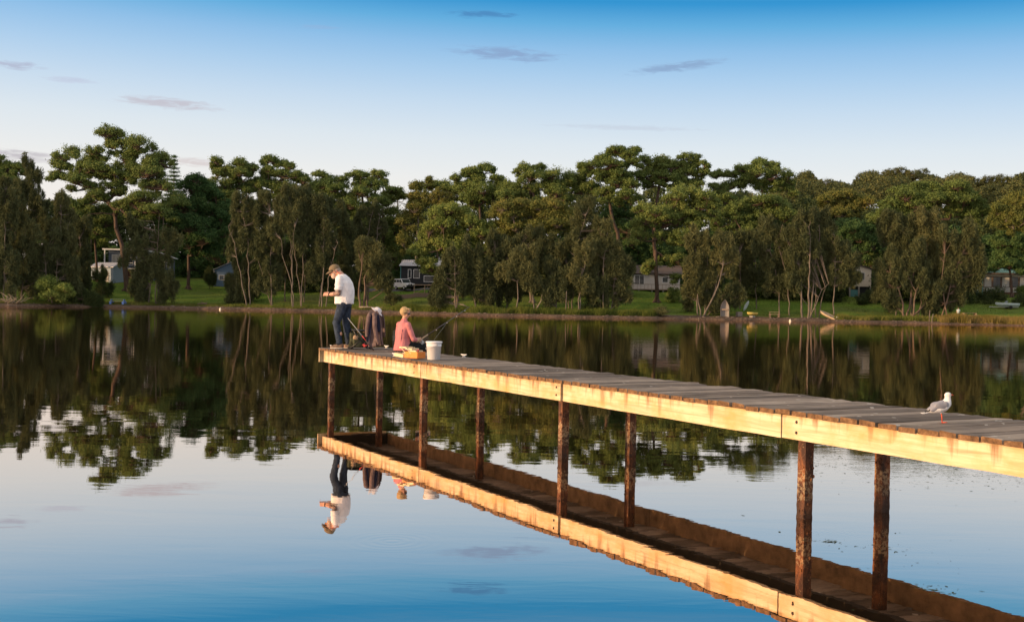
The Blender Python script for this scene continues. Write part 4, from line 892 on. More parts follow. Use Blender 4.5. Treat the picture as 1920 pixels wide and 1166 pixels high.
# drive and retaining wall
def strip(name, pts, hw, mat, dz=.05):
    vs = []; fs = []
    for i, (x, y) in enumerate(pts):
        for s_ in (-1, -.33, .33, 1): yy = y + s_ * hw; vs.append((x, yy, float(ground(x, yy)) + dz))
    for i in range(len(pts) - 1):
        for j in range(3): fs.append((i * 4 + j, (i + 1) * 4 + j, (i + 1) * 4 + j + 1, i * 4 + j + 1))
    m = MB(); m.add(vs, fs); return m.build(name, mat)
tag(strip('driveway', [(p.x - 9 + k, p.y + .5) for k in range(26)], 2.0, 'asphalt'), 'grey sealed driveway', None, kind='structure')
q = gpt(782, 20); wl = MB()
for k in range(22):
    x = q.x - 5.5 + k * .5; y = q.y + .4 * math.sin(k * .3); z = float(ground(x, y)); wl.box((x + .25, y, z + .25), (.5, .4, .95 + .06 * math.sin(k * 2)))
tag(wl.build('retaining_wall', 'stone'), 'low dark stone retaining wall below the parked car', 'retaining wall')
q = gpt(800, 21.5); g_ = empty('gate_frame', q, 0, 'grey timber rail frame above the retaining wall', 'railing')
posts(g_, (-2.2, -.4, 1.2), 0, -.5, 2.0, 'timber', .06); m = MB(); m.box((-.5, 0, 1.95), (3.4, .06, .08)); m.tube([(-2.2, 0, .2), (-.4, 0, 1.5)], .04, 6); m.box((-.5, 0, .5), (3.4, .06, .08)); m.build('rail', 'timber', g_)
q = gpt(812, 24); g_ = empty('motorbike', q + Vector((0, 0, .0)), R(25), 'dark motorbike standing near the foot of the timber stair', 'motorbike')
for x in (-.7, .7): m = MB(); m.lathe([(.2, -.07), (.3, -.07), (.33, 0), (.3, .07), (.2, .07)], (x, 0, .33), 18, frame((0, 1, 0))); m.build('wheel', 'tyre', g_, smooth=True)
m = MB(); m.ell((.1, 0, .85), (.38, .18, .2)); m.box((0, 0, .5), (.6, .25, .4)); m.tube([(.7, 0, .33), (.5, 0, 1.05)], .05, 6); m.build('body', 'turq', g_); m = MB(); m.ell((-.4, 0, .92), (.35, .15, .08)); m.build('saddle', 'black', g_); m = MB(); m.tube([(.48, -.38, 1.15), (.5, 0, 1.1), (.48, .38, 1.15)], .025, 6); m.build('handlebar', 'steel', g_)

# picnic tables
def picnic(px, d, label, top, legs, rz=0, L=1.9):
    q = gpt(px, d); o = empty('picnic_table', q, rz, label, 'picnic table')
    m = MB(); [m.box((0, y, .78), (L, .16, .05)) for y in (-.27, -.09, .09, .27)]; m.build('tabletop', top, o)
    for y in (-.75, .75): m = MB(); m.box((0, y, .46), (L, .28, .05)); m.build('bench_seat', top, o)
    for x in (-L / 2 + .15, L / 2 - .15):
        m = MB(); m.box((x, 0, .38), (.09, 1.0, .74)); m.box((x, -.75, .2), (.3, .26, .46)); m.box((x, .75, .2), (.3, .26, .46)); m.build('leg', legs, o)
picnic(221, 2.8, 'picnic table with bright blue concrete legs at the left shore', 'bench_top', 'bench_blue', R(4), 2.3)
picnic(1818, 7, 'low dark timber picnic table on the right lawn', 'timber', 'timber', R(3), 2.1)
picnic(1452, 3.2, 'rough timber work table on the mud beside the she-oaks', 'timber', 'brown_bark', R(-12), 1.6)

# boats on the bank
def hull(name, L, B, H, mat, parent, inner=None):
    n = 14; k = 9; vs = []; fs = []
    for i in range(n + 1):
        t_ = i / n; x = -L / 2 + L * t_; wd = B / 2 * min(1, (1 - max(0, (t_ - .45) / .55) ** 2.2)) + .01; kz = H * .55 * max(0, (t_ - .5) * 2) ** 3; sh_ = H * .18 * t_ ** 2
        for j in range(k):
            a_ = math.pi * j / (k - 1); c, s_ = math.cos(a_), math.sin(a_); vs.append((x, wd * c, kz + (H + sh_ - kz) * (1 - s_ ** .7)))
    for i in range(n):
        for j in range(k - 1): fs.append((i * k + j, i * k + j + 1, (i + 1) * k + j + 1, (i + 1) * k + j))
    fs.append(tuple(range(k)))
    m = MB(); m.add(vs, fs); o = m.build(name, mat, parent, smooth=True); so_ = o.modifiers.new('s', 'SOLIDIFY'); so_.thickness = .04; return o
q = gpt(1551, 2.0); b_ = empty('dinghy', q + Vector((0, 0, .30)), 0, 'cream aluminium dinghy with outboard motor nosed up the bank', 'boat')
b_.rotation_euler = (R(-12), R(-24), R(154)); b_.scale = (.82, .82, .82); hull('hull', 3.3, 1.45, .55, 'boat_cream', b_); m = MB(); m.box((-.4, 0, .42), (.25, 1.2, .04)); m.box((.6, 0, .44), (.25, 1.1, .04)); m.build('thwart', 'timber', b_)
m = MB(); m.box((-1.75, 0, .62), (.38, .34, .5)); m.build('outboard_cowl', 'lamp', b_, bevel=.08, smooth=True); m = MB(); m.box((-1.78, 0, .15), (.14, .10, .7)); m.ell((-1.8, 0, -.2), (.2, .06, .06)); m.build('outboard_leg', 'lamp', b_)
q = gpt(1360, 2.6); b_ = empty('upturned_boat', q + Vector((0, .6, 1.35)), 0, 'grey dinghy stood on end against the she-oak branches', 'boat'); b_.rotation_euler = (0, R(-82), R(85)); b_.scale = (.9, .9, .9); b_.location.z -= .12; hull('hull', 3.0, 1.45, .5, 'boat_grey', b_)
m = MB(); m.box((-.2, 0, .4), (.22, 1.1, .04)); m.build('thwart', 'timber', b_)
q = gpt(1399, 9); b_ = empty('canoe', q + Vector((0, 0, .9)), 0, 'pale grey canoe hanging tilted above the grass', 'canoe'); b_.rotation_euler = (R(8), R(-62), R(20)); m = MB(); m.ell((0, 0, 0), (.95, .34, .2)); m.build('hull', 'kayak', b_, smooth=True); m = MB(); m.tube([(-.5, .0, .2), (.5, 0, .2)], .04, 6); m.build('keel', 'steel', b_)
m = MB(); m.tube([(.6, 0, .0), (1.3, .2, .6)], .03, 5); m.build('rope', 'rod', b_)
q = gpt(1409, 2.2); b_ = empty('rowing_boat', q + Vector((0, 0, .35)), R(-150), 'small yellow rowing boat resting on the mud beside the canoe', 'boat'); hull('hull', 1.7, 1.1, .42, 'boat_yellow', b_); m = MB(); m.box((0, 0, .33), (.22, .9, .04)); m.build('thwart', 'timber', b_); m = MB(); m.box((-.2, 0, -.2), (.5, .7, .25)); m.build('stand', 'concrete', b_)
q = gpt(1386, 3.5); b_ = empty('crate', q, R(20), 'weathered grey crate between the upturned dinghy and yellow boat', 'crate'); m = MB(); m.box((0, 0, .35), (.8, .6, .7)); [m.box((0, -.31, .1 + k * .22), (.84, .03, .12)) for k in range(3)]; m.build('slats', 'boat_grey', b_)
q = gpt(1887, 20); b_ = empty('boat_trailer', q + Vector((0, 0, .35)), R(182), 'silver runabout on a trailer on the lawn before the hedge', 'boat'); hull('hull', 3.8, 1.6, .6, 'kayak', b_); m = MB(); m.tube([(-1.8, -.5, -.05), (2.9, 0, -.05)], .05, 6); m.tube([(-1.8, .5, -.05), (2.9, 0, -.05)], .05, 6); m.build('trailer_frame', 'steel', b_)
for y in (-.75, .75): m = MB(); m.lathe([(.1, -.08), (.26, -.08), (.28, 0), (.26, .08), (.1, .08)], (-.4, y, -.08), 16, frame((0, 1, 0))); m.build('wheel', 'tyre', b_)
m = MB(); m.add([(.2, -.6, .6), (.2, .6, .6), (-.1, .5, 1.0), (-.1, -.5, 1.0)], [(0, 1, 2, 3)]); m.build('windscreen', 'win_glass', b_)
# person walking on the right lawn
q = gpt(1797, 6); pn = empty('person', q, R(70), 'distant person in a pale blue top on the right lawn', 'person')
m = MB(); ring_body(m, [(0, 0, .82, .12, .16), (0, 0, 1.0, .12, .15), (0, 0, 1.2, .12, .18), (0, 0, 1.36, .09, .17), (0, 0, 1.46, .05, .06)]); m.cap((0, 0, 1.44), (.02, 0, 1.55), .05, .05); m.ell((.02, 0, 1.64), (.10, .08, .12))
for s_, f_ in ((1, .12), (-1, -.12)): m.cap((0, .09 * s_, .86), (f_, .09 * s_, .46), .09, .06); m.cap((f_, .09 * s_, .46), (f_ * 1.2, .09 * s_, .06), .058, .04); m.cap((f_ * 1.2, .09 * s_, .04), (f_ * 1.2 + .15, .09 * s_, .03), .04, .03); m.cap((0, .2 * s_, 1.38), (-f_, .24 * s_, 1.1), .05, .04); m.cap((-f_, .24 * s_, 1.1), (-f_ + .1, .22 * s_, .85), .04, .035)
m.remesh('body', 'skin', pn, .02, 2)
m = MB(); ring_body(m, [(0, 0, .80, .15, .19), (0, 0, 1.0, .145, .18), (0, 0, 1.2, .14, .20), (0, 0, 1.38, .11, .18), (0, 0, 1.47, .06, .07)])
for s_, f_ in ((1, .12), (-1, -.12)): m.cap((0, .2 * s_, 1.38), (-f_ * .5, .22 * s_, 1.22), .07, .06)
m.remesh('shirt', 'kayak', pn, .02, 2); m = MB(); ring_body(m, [(0, 0, .76, .14, .18), (0, 0, .9, .14, .18)])
for s_, f_ in ((1, .12), (-1, -.12)): m.cap((0, .09 * s_, .82), (f_, .09 * s_, .46), .105, .075); m.cap((f_, .09 * s_, .46), (f_ * 1.2, .09 * s_, .1), .072, .055)
m.remesh('trousers', 'navy', pn, .02, 2); m = MB(); m.ell((0, 0, 1.67), (.11, .09, .10)); m.build('hair', 'red_bark', pn, smooth=True)
# mooring buoys, stakes, driftwood, poles
for px, lab in ((413, 'small white float near the left bank'), (1482, 'small white float off the right bank')):
    q = gpt(px, -3.2); m = MB(); m.ell((0, 0, .08), (.17, .17, .2)); m.tube([(0, 0, .2), (0, 0, .38)], .04, 6); o = m.build('buoy', 'buoy', smooth=True); o.location = (q.x, q.y, 0); tag(o, lab, 'buoy')
for i, (px, d, hh, lab) in enumerate(((1743, 1.6, 1.7, 'tallest pale mooring stake in the shallows at right'), (1748, .6, 1.3, 'shorter leaning pale stake beside the tallest mooring stake'), (1310, -1.2, .55, 'short pale stake in the shallows below the leaning she-oak'), (1061, 3.0, 3.3, 'slender dead pale stump standing in the reeds'), (1728, 3.5, .6, 'weathered low post in the golden reeds'))):
    q = gpt(px, d); m = MB(); m.tube([(0, 0, -.8), (.02, 0, hh * .5), (.06 if i != 1 else .18, 0, hh)], [.10, .085, .07], 8); o = m.build('stake', 'pale_bark', smooth=True); o.location = q; tag(o, lab, 'stake')
def log(px, d, pts, r, lab, mat='driftwood', name='driftwood'):
    q = gpt(px, d); m = MB(); k = len(pts); m.tube(pts, [r * (1 - .6 * i / (k - 1)) for i in range(k)], 8)
    for i in range(1, k - 1): p_ = Vector(pts[i]); m.tube([p_, p_ + Vector((.3 * (-1) ** i, .1, .35))], [r * .45, r * .1], 6)
    o = m.build(name, mat, smooth=True); o.location = q; tag(o, lab, 'driftwood')
log(870, 3.2, [(-1.2, 0, 1.2), (0, 0, .95), (1.1, 0, .4), (1.7, 0, .05)], .11, 'pale crooked branch lying in the reeds right of the seated woman')
log(1012, 3.0, [(-.9, 0, 0), (-.3, 0, .9), (.2, 0, 1.8), (.3, 0, 2.7)], .12, 'bleached forked branch leaning up from the reeds')
log(700, 2.4, [(-2.2, 0, .35), (-.8, 0, .38), (1.2, 0, .22), (2.6, 0, .1)], .16, 'long fallen log on the mud bank behind the standing man')
log(380, 3.5, [(-.8, 0, .1), (0, 0, .35), (.5, 0, .3), (1.0, 0, .05)], .18, 'dark knobbly stump log on the left lawn edge', 'brown_bark')
q = gpt(22, 2.0); m = MB(); rq = random.Random(4)
for k in range(26):
    a_ = rq.uniform(.1, 3.0); L = rq.uniform(1.2, 3.2); e_ = rq.uniform(.1, .6); pts = [Vector((rq.uniform(-1.2, 1.2), rq.uniform(-.5, .5), .05))]
    for i in range(4): pts.append(pts[-1] + Vector((math.cos(a_) * L / 4, rq.uniform(-.2, .2), e_ * L / 4 + rq.uniform(-.1, .15))))
    m.tube(pts, [.07, .055, .045, .03, .012], 5)
o = m.build('dead_branch_pile', 'driftwood', smooth=True); o.location = q; tag(o, 'tangle of bleached dead branches on the bank at far left', 'dead branches')
def pole(px, d, hh, lab, z=None, wires=()):
    q = gpt(px, d); o = empty('power_pole', q, 0, lab, 'power pole'); m = MB(); m.tube([(0, 0, -1), (0, 0, hh)], [.17, .12], 10); m.build('pole', 'pale_bark', o, smooth=True)
    m = MB(); m.box((0, 0, hh - .7), (2.2, .1, .12)); m.build('crossarm', 'timber', o); m = MB(); [m.ell((x, 0, hh - .55), (.06, .06, .1)) for x in (-1, -.4, .4, 1)]; m.build('insulators', 'white_paint', o)
    if wires:
        m = MB()
        for k, x in enumerate((-1, -.4, .4, 1)):
            for s_ in wires: m.tube([(x + s_ * 22 * t_, 6 * t_, hh - .5 - 2.2 * t_ * (1 - t_) * 2 - .22 * k) for t_ in np.linspace(0, 1, 9)], .022, 4)
        m.build('wires', 'rod', o)
pole(169, 55, 14.5, 'pale power pole showing between trees left of the tallest gum')
pole(1181, 60, 17.0, 'pale power pole behind the tall central gums', None, (-1, 1)); pole(742, 60, 16.5, 'pale power pole behind the charcoal house', None, (-1, 1))

# ---------------------------------------------------------------- vegetation
GA = []
def leafquads(C, n_each, Rr, size, aspect, mode, rng, flat=.7):
    """C (k,3) clump centres, Rr (k,) radii -> leaf quads. mode 'shell' (gum clumps), 'wisp' (she-oak plumes)"""
    k = len(C); tot = int(k * n_each); idx = np.repeat(np.arange(k), n_each); c = C[idx]; r = Rr[idx][:, None]
    d = rng.normal(size=(tot, 3)); d /= np.linalg.norm(d, axis=1)[:, None]
    if mode == 'shell':
        d[:, 2] = np.where((d[:, 2] < -.5) & (rng.uniform(size=tot) < .6), -d[:, 2], d[:, 2]); loose = rng.uniform(size=(tot, 1)) < .48; rad = np.where(loose, rng.uniform(.5, 1.95 if Rr.mean() < 1 else 1.2, (tot, 1)), rng.uniform(.55, 1.05, (tot, 1)))
        p = c + d * r * rad * np.array([1, 1, flat]); nrm = d * 1.1 + rng.normal(size=(tot, 3)) * .55; s = size * rng.uniform(.6, 1.3, (tot, 1))
        nrm /= np.linalg.norm(nrm, axis=1)[:, None]; t = np.cross(nrm, rng.normal(size=(tot, 3))); t /= np.linalg.norm(t, axis=1)[:, None] + 1e-9; b = np.cross(nrm, t)
    else:
        rad = rng.uniform(0, 1, (tot, 1)) ** .5; p = c + d * r * rad * np.array([.68, .68, 1.5]); s = size * rng.uniform(.5, 1.4, (tot, 1))
        t = d * np.array([.55, .55, .2]) + rng.normal(size=(tot, 3)) * .28; t[:, 2] += rng.uniform(-.9, .75, tot)
        t /= np.linalg.norm(t, axis=1)[:, None]; b = np.cross(t, rng.normal(size=(tot, 3))); b /= np.linalg.norm(b, axis=1)[:, None] + 1e-9
    h = t * s * .5; w_ = b * s * .5 * aspect
    V = np.stack([p - h, p + w_ - h * .1, p + h, p - w_ + h * .1], 1).reshape(-1, 3)
    return V, np.arange(tot * 4).reshape(-1, 4)
def vtube(m, P, rad, n=5):
    m.tube([tuple(x) for x in P], rad, n)
def skeleton(m, root, trunk, targets, r0, rng, n=6, sag=.12):
    """grow limbs from the trunk polyline to every target; pipe-model radii"""
    nodes = [np.array(x, float) for x in trunk]; par = [-1] + list(range(len(trunk) - 1)); cnt = [0] * len(nodes)
    top = len(nodes) - 1
    order = sorted(range(len(targets)), key=lambda i: np.linalg.norm(targets[i] - nodes[top]))
    minn = max(1, top - 2)
    for i in order:
        tg = targets[i]; best = None; bd = 1e9
        for j in range(minn, len(nodes)):
            v = tg - nodes[j]; dd = np.linalg.norm(v)
            if v[2] < -1.5: dd += 3 * abs(v[2])
            dd += .6 * np.linalg.norm(nodes[j] - nodes[top]) * .35
            if dd < bd: bd = dd; best = j
        a = nodes[best]; v = tg - a; L = np.linalg.norm(v); k = max(2, min(5, int(L / 1.6))); prev = best
        for q in range(1, k + 1):
            t_ = q / k; bend = math.sin(math.pi * t_) * sag * L
            pnt = a + v * t_ + np.array([rng.normal() * .06 * L, rng.normal() * .06 * L, bend * rng.uniform(-.6, 1)]) * (0 if q == k else 1)
            nodes.append(pnt); par.append(prev); cnt.append(0); prev = len(nodes) - 1
        cnt[prev] += 1
    for i in range(len(nodes) - 1, 0, -1): cnt[par[i]] += max(cnt[i], 0)
    tot = max(cnt[0], 1)
    for i in range(1, len(nodes)):
        if cnt[i] <= 0 and i > top: continue
        f0 = max(.16, (max(cnt[par[i]], 1) / tot) ** .5); f1 = max(.13, (max(cnt[i], 1) / tot) ** .5)
        if par[i] > top or i > top: f0 = min(f0, f1 * 1.3)
        else: f0 *= 1 - .4 * (i - 1) / top; f1 *= 1 - .4 * i / top
        m.tube([tuple(nodes[par[i]]), tuple(nodes[i])], [r0 * f0 * .8, r0 * f1 * .8], n, cap=False)
    return nodes
ZV = {'2': (0, 220, .3259), '3': (380, 270, .3002), '4': (740, 270, .3001), '5': (1100, 250, .3172), '6': (1480, 290, .2916), 'f': (0, 0, 1.0)}
def zp(v, x, y): o = ZV[v]; return o[0] + x * o[2], o[1] + y * o[2]
KINDS = dict(gum=('gum_leaf', 'red_bark'), dark=('dark_leaf', 'red_bark'), olive=('olive_leaf', 'pale_bark'), lime=('lime_leaf', 'brown_bark'), ridge=('ridge_leaf', 'pale_bark'), palegum=('gum_leaf', 'brown_bark'))
NAMES = dict(gum='gum_tree', dark='gum_tree', olive='gum_tree', lime='gum_tree', ridge='gum_tree', palegum='gum_tree')
tree_no = [0]
def gum(kind, label, v, d, trunk, blobs, r0=.38, dens=1.0, seed=None, group=None, nm=None, flat=.85, grow=1.0):
    tree_no[0] += 1; rng = np.random.default_rng(seed if seed is not None else 100 + tree_no[0])
    leaf, bark = KINDS[kind]; bx, by = zp(v, *trunk[0]); base = gpt(bx, d); Yd = base.y; ppm = FPX / Yd
    root = empty(nm or NAMES[kind], base, 0, label, 'tree', group); b0 = np.array(base)
    tr = [np.array([0, 0, -.5])]
    for (x, y) in trunk[1:]:
        q = at(*zp(v, x, y), Yd) - b0; q[1] += rng.normal() * .4; tr.append(q)
    # densify trunk
    tp = [tr[0]]
    for a, b in zip(tr[:-1], tr[1:]):
        tp.append((a + b) / 2 + rng.normal(size=3) * np.array([.06, .06, 0]) * np.linalg.norm(b - a) * .3); tp.append(b)
    targets = []; C = []; Rr = []; S = []
    sc = ZV[v][2]
    xb = []
    for bl in blobs:
        x, y, rx, ry = bl[:4]; xb.append((x, y + ry * .28, rx * 1.18, ry * 1.5, 1))
        for _ in range(6): xb.append((x + rng.uniform(-1.05, 1.05) * rx, y + rng.uniform(-.2, 1.8) * ry + 4, rx * rng.uniform(.32, .62), ry * rng.uniform(.6, 1.05), 0))
    for x, y, rx, ry, main in xb:
        c = at(*zp(v, x, y), Yd) - b0; a = rx * sc / ppm * grow; bb = ry * sc / ppm * grow
        c[1] += rng.uniform(-1, 1) * min(4.5, a * 1.2)
        if main or rng.uniform() < .4: targets.append(c - np.array([0, .12 * a, bb * .4]))
        rb = np.clip(.20 * math.sqrt(a * bb) + .26, .38, .70); ncl = int(max(5, min(60, 2.3 * a * math.sqrt(a * bb) / rb ** 2 + 3)) * dens)
        dd = rng.normal(size=(ncl, 3)); dd /= np.linalg.norm(dd, axis=1)[:, None]; dd[:, 2] = np.where(dd[:, 2] < -.25, -dd[:, 2] * .7, dd[:, 2])
        rr = rng.uniform(.45, .98, (ncl, 1)); cc = c + dd * rr * np.array([max(a - rb * .35, .3), max(a * .85 - rb * .3, .3), max(bb - rb * .30, .2)])
        C.append(cc); Rr.append(rb * rng.uniform(.6, 1.15, ncl)); S += [(targets[-1], q) for q in cc]
    C = np.concatenate(C); Rr = np.concatenate(Rr)
    ap = (Rr.mean() ** 2) * 12.5 * .80 / (.40 * .40 * .46 * .5)
    V, F = leafquads(C, int(min(165, max(64, ap * .85))), Rr, .30, .50, 'shell', rng, flat)
    np_mesh('crown', V, F, leaf, root)
    m = MB(); skeleton(m, root, tp, targets, r0, rng)
    for a, q in S:
        mid = (a + q) / 2 + np.array([0, 0, -.12]); m.tube([tuple(a), tuple(mid), tuple(q)], [r0 * .10, r0 * .06, r0 * .03], 4, cap=False)
    for k in range(5): an = k * 1.26; m.tube([(math.cos(an) * r0 * 1.9, math.sin(an) * r0 * 1.9, -.35), (math.cos(an) * r0 * .8, math.sin(an) * r0 * .8, .1), (0, 0, .9)], [r0 * .5, r0 * .6, r0 * .5], 6)
    m.build('trunk', bark, root, smooth=True); return root
def sheoak(label, v, d, stems, blobs, leaf='oak_leaf', bark='pale_bark', r0=.16, dens=1.0, group=None, nm='she_oak', fine=.72):
    """stems: polylines in picture coordinates, first point the base; blobs: plumes of needles"""
    tree_no[0] += 1; rng = np.random.default_rng(300 + tree_no[0]); bx, by = zp(v, *stems[0][0]); base = gpt(bx, d); Yd = base.y; ppm = FPX / Yd
    root = empty(nm, base, 0, label, 'tree', group); b0 = np.array(base); sc = ZV[v][2]; m = MB(); nodes = []
    for st in stems:
        off = rng.uniform(-1.3, .2); r0 *= .93; P = []
        for k, (x, y) in enumerate(st):
            q = at(*zp(v, x, y), Yd) - b0
            if k == 0: q[2] = float(ground(q[0] + b0[0], Yd)) - b0[2] - .4
            q[1] += off; P.append(q)
        Q = [P[0]]
        for a, b in zip(P[:-1], P[1:]):
            n_ = max(2, int(np.linalg.norm(b - a) / 1.1))
            for i in range(1, n_ + 1): Q.append(a + (b - a) * i / n_ + (rng.normal(size=3) * np.array([.09, .09, 0]) if i < n_ else 0))
        k = len(Q); m.tube([tuple(q) for q in Q], [r0 * .8 * (1 - .8 * i / k) for i in range(k)], 6, cap=False); nodes += Q[int(k * .25):]
    nodes = np.array(nodes); C = []; Rr = []
    xb = []
    for bl in blobs:
        x, y, rx, ry = bl[:4]; xb.append((x, y, rx * .88, ry * .95))
        for _ in range(4): xb.append((x + rng.uniform(-1.05, 1.05) * rx, y + rng.uniform(-1.15, .95) * ry, rx * rng.uniform(.22, .45), ry * rng.uniform(.3, .6)))
    for x, y, rx, ry in xb:
        c = at(*zp(v, x, y), Yd) - b0; a = rx * sc / ppm * 1.05; bb = ry * sc / ppm * 1.05; c[1] += rng.uniform(-.8, .8)
        ncl = int(max(6, min(80, 3.7 * a * bb + 3)) * dens); dd = rng.normal(size=(ncl, 3)); dd /= np.linalg.norm(dd, axis=1)[:, None]
        cc = c + dd * rng.uniform(.1, 1.0, (ncl, 1)) ** .6 * np.array([a, a * .9, bb]); C.append(cc); Rr.append(rng.uniform(.45, .95, ncl))
    C = np.concatenate(C); Rr = np.concatenate(Rr); g_ = np.array([float(ground(q[0] + b0[0], q[1] + b0[1])) - b0[2] for q in C]); kp = C[:, 2] > g_ + .3; C = C[kp]; Rr = Rr[kp]
    for q in C[::2]:
        dd = np.linalg.norm((nodes - q) * np.array([1, 1, .6]), axis=1) + np.where(nodes[:, 2] > q[2] - .2, 3, 0); a = nodes[dd.argmin()]
        m.tube([tuple(a), tuple((a + q) / 2 + np.array([0, 0, -.1])), tuple(q)], [.045, .03, .012], 4, cap=False)
    m.build('trunk', bark, root, smooth=True)
    V, F = leafquads(C, 135, Rr, fine, .125, 'wisp', rng); np_mesh('foliage', V, F, leaf, root); return root

# --- left section
gum('gum', 'tallest wide spreading gum with dark leaning trunk on the left lawn', '2', 22, [(730, 985), (722, 850), (700, 740), (665, 640), (650, 560)],
    [(625, 88, 75, 38), (700, 145, 70, 40), (820, 158, 78, 42), (560, 200, 65, 28), (525, 235, 62, 30), (382, 188, 62, 32), (330, 268, 72, 24), (330, 330, 48, 26), (445, 320, 55, 26), (600, 295, 90, 30),
     (720, 228, 55, 36), (850, 245, 80, 40), (925, 235, 50, 45), (470, 365, 75, 30), (640, 390, 80, 26), (880, 315, 80, 42), (900, 385, 80, 38), (740, 330, 45, 30), (560, 440, 60, 24), (480, 480, 60, 28), (850, 465, 105, 40), (985, 470, 70, 45), (700, 500, 50, 25), (940, 535, 85, 32), (780, 555, 80, 30), (440, 560, 40, 20), (640, 330, 60, 34), (540, 290, 60, 34), (760, 290, 60, 34)], .62, seed=812)
gum('dark', 'dense rounded dark green tree with forked trunk on the left lawn', '2', 27, [(1080, 940), (1083, 800), (1095, 700)],
    [(1110, 400, 95, 55), (1190, 430, 70, 55), (1210, 520, 80, 60), (1080, 500, 100, 60), (1240, 600, 65, 70), (1020, 590, 75, 60), (1130, 620, 90, 60), (1200, 690, 85, 60), (1010, 680, 60, 50), (1240, 740, 55, 50), (1110, 730, 60, 36), (1290, 520, 40, 60), (1140, 360, 50, 30)], .42, 1.3)
# Norfolk pine
q = gpt(322, 60); root = empty('conifer', q, 0, 'slim dark conifer with tiered branches right of the tallest gum', 'tree'); topz = at(322, 290, q.y)[2] - q.z; rng = np.random.default_rng(9)
m = MB(); m.tube([(0, 0, -1), (0, 0, topz)], [.4, .03], 8); C = []
for k in range(26):
    z = topz - .5 - k * .82; L = .3 + k * .17
    for j in range(6):
        an = j * 1.047 + k * .5; e = np.array([math.cos(an) * L, math.sin(an) * L, z + L * .12]); m.tube([(0, 0, z), tuple(e)], [.05, .015], 4)
        for t_ in np.linspace(.3, 1, max(2, int(L / .35))): C.append(np.array([0, 0, z]) * (1 - t_) + e * t_)
m.build('trunk', 'brown_bark', root); C = np.array(C); V, F = leafquads(C, 26, np.full(len(C), .42), .34, .3, 'shell', rng, .6); np_mesh('foliage', V, F, 'dark_leaf', root)
gum('gum', 'low leafy gum filling the gap left of the tallest gum trunk', '2', 36, [(560, 900), (540, 700), (530, 560)], [(470, 560, 80, 40), (560, 530, 80, 40), (620, 600, 60, 40), (500, 620, 90, 40), (430, 640, 60, 50), (580, 650, 60, 30), (430, 500, 60, 36)], .3)
sheoak('dark she-oak filling the extreme left edge above the dead branches', '2', 5, [[(30, 1050), (35, 700), (40, 420)], [(-20, 1050), (-10, 600)]], [(-10, 480, 60, 120), (40, 520, 60, 130), (10, 740, 70, 130), (60, 880, 70, 110), (-10, 930, 60, 90)])
sheoak('spiky topped she-oak rising above its neighbours at far left', '2', 14, [[(195, 1040), (190, 700), (190, 380), (185, 240)], [(195, 700), (140, 430)]], [(185, 290, 42, 60), (170, 400, 70, 80), (110, 440, 60, 90), (230, 500, 50, 90), (150, 600, 80, 110)], 'oak_leaf', 'pale_bark')
sheoak('rusty brown tipped she-oak with slim pale stem left of the tallest gum', '2', 8, [[(370, 1040), (362, 750), (365, 520)], [(362, 690), (405, 630)]], [(365, 490, 50, 60), (350, 590, 65, 60), (270, 640, 50, 70), (400, 700, 50, 70), (340, 760, 70, 60)], 'tan_leaf')
sheoak('bushy brown green she-oak low on the bank left of the shed', '2', 6, [[(330, 1040), (335, 850)], [(300, 1040), (270, 800)]], [(310, 740, 60, 60), (260, 830, 70, 90), (390, 860, 60, 80), (330, 910, 80, 80), (420, 950, 60, 70)])
sheoak('deep shadowed she-oak between the edge tree and the rusty one', '2', 9, [[(95, 1050), (95, 800), (90, 560)], [(130, 1050), (150, 700)]], [(100, 560, 60, 100), (180, 720, 80, 100), (80, 760, 70, 100), (140, 900, 90, 100), (210, 980, 70, 60)])
sheoak('dark upright she-oak standing just left of the grey shed', '2', 16, [[(480, 1000), (470, 700)]], [(470, 640, 45, 50), (460, 760, 55, 80), (480, 880, 60, 90), (450, 960, 70, 70)])
sheoak('dense dark shrub by the right wall of the grey shed', '2', 12, [[(590, 1030), (590, 930)]], [(590, 920, 42, 60), (585, 1000, 48, 50)], 'bush_leaf', 'brown_bark', .08, 1.6, None, 'shrub', .45)
gum('gum', 'gum at the far left skyline over the dark she-oaks', '2', 40, [(30, 980), (30, 600), (35, 420)], [(8, 238, 34, 24), (45, 290, 55, 30), (110, 285, 50, 26), (15, 340, 60, 35), (80, 370, 60, 40), (-20, 300, 40, 40), (-30, 400, 60, 50)], .35)
gum('lime', 'small bright green waterside tree with leaning trunk at left', '2', 2.2, [(300, 1060), (303, 1020), (300, 985)], [(290, 945, 60, 22), (350, 985, 50, 22), (395, 985, 42, 22), (260, 990, 40, 18), (320, 1020, 50, 16)], .11, 1.3, nm='small_tree')
sheoak('grey green drooping waterside shrub right of the bright small tree', '2', 2.0, [[(480, 1060), (475, 1010)]], [(440, 1030, 50, 28), (500, 1035, 55, 30), (540, 1060, 30, 18)], 'bush_leaf', 'brown_bark', .06, 1.8, None, 'shrub', .5)
sheoak('she-oak with pale bare upper stems right of the tallest gum', '2', 5, [[(855, 1060), (865, 960), (910, 800), (905, 700), (880, 600)], [(905, 760), (935, 650), (940, 570)], [(905, 700), (920, 560)]],
       [(790, 640, 50, 50), (790, 760, 70, 80), (850, 850, 90, 80), (950, 790, 60, 80), (965, 900, 55, 70), (970, 1000, 50, 50), (800, 930, 60, 70), (800, 1010, 50, 30), (1000, 700, 50, 50)])
gum('lime', 'bright green rounded tree glowing behind the slate blue house', '2', 55, [(560, 900), (560, 760)], [(600, 665, 60, 28), (550, 690, 60, 35), (500, 660, 50, 40), (460, 700, 50, 45), (520, 740, 60, 40)], .2, 1.2)
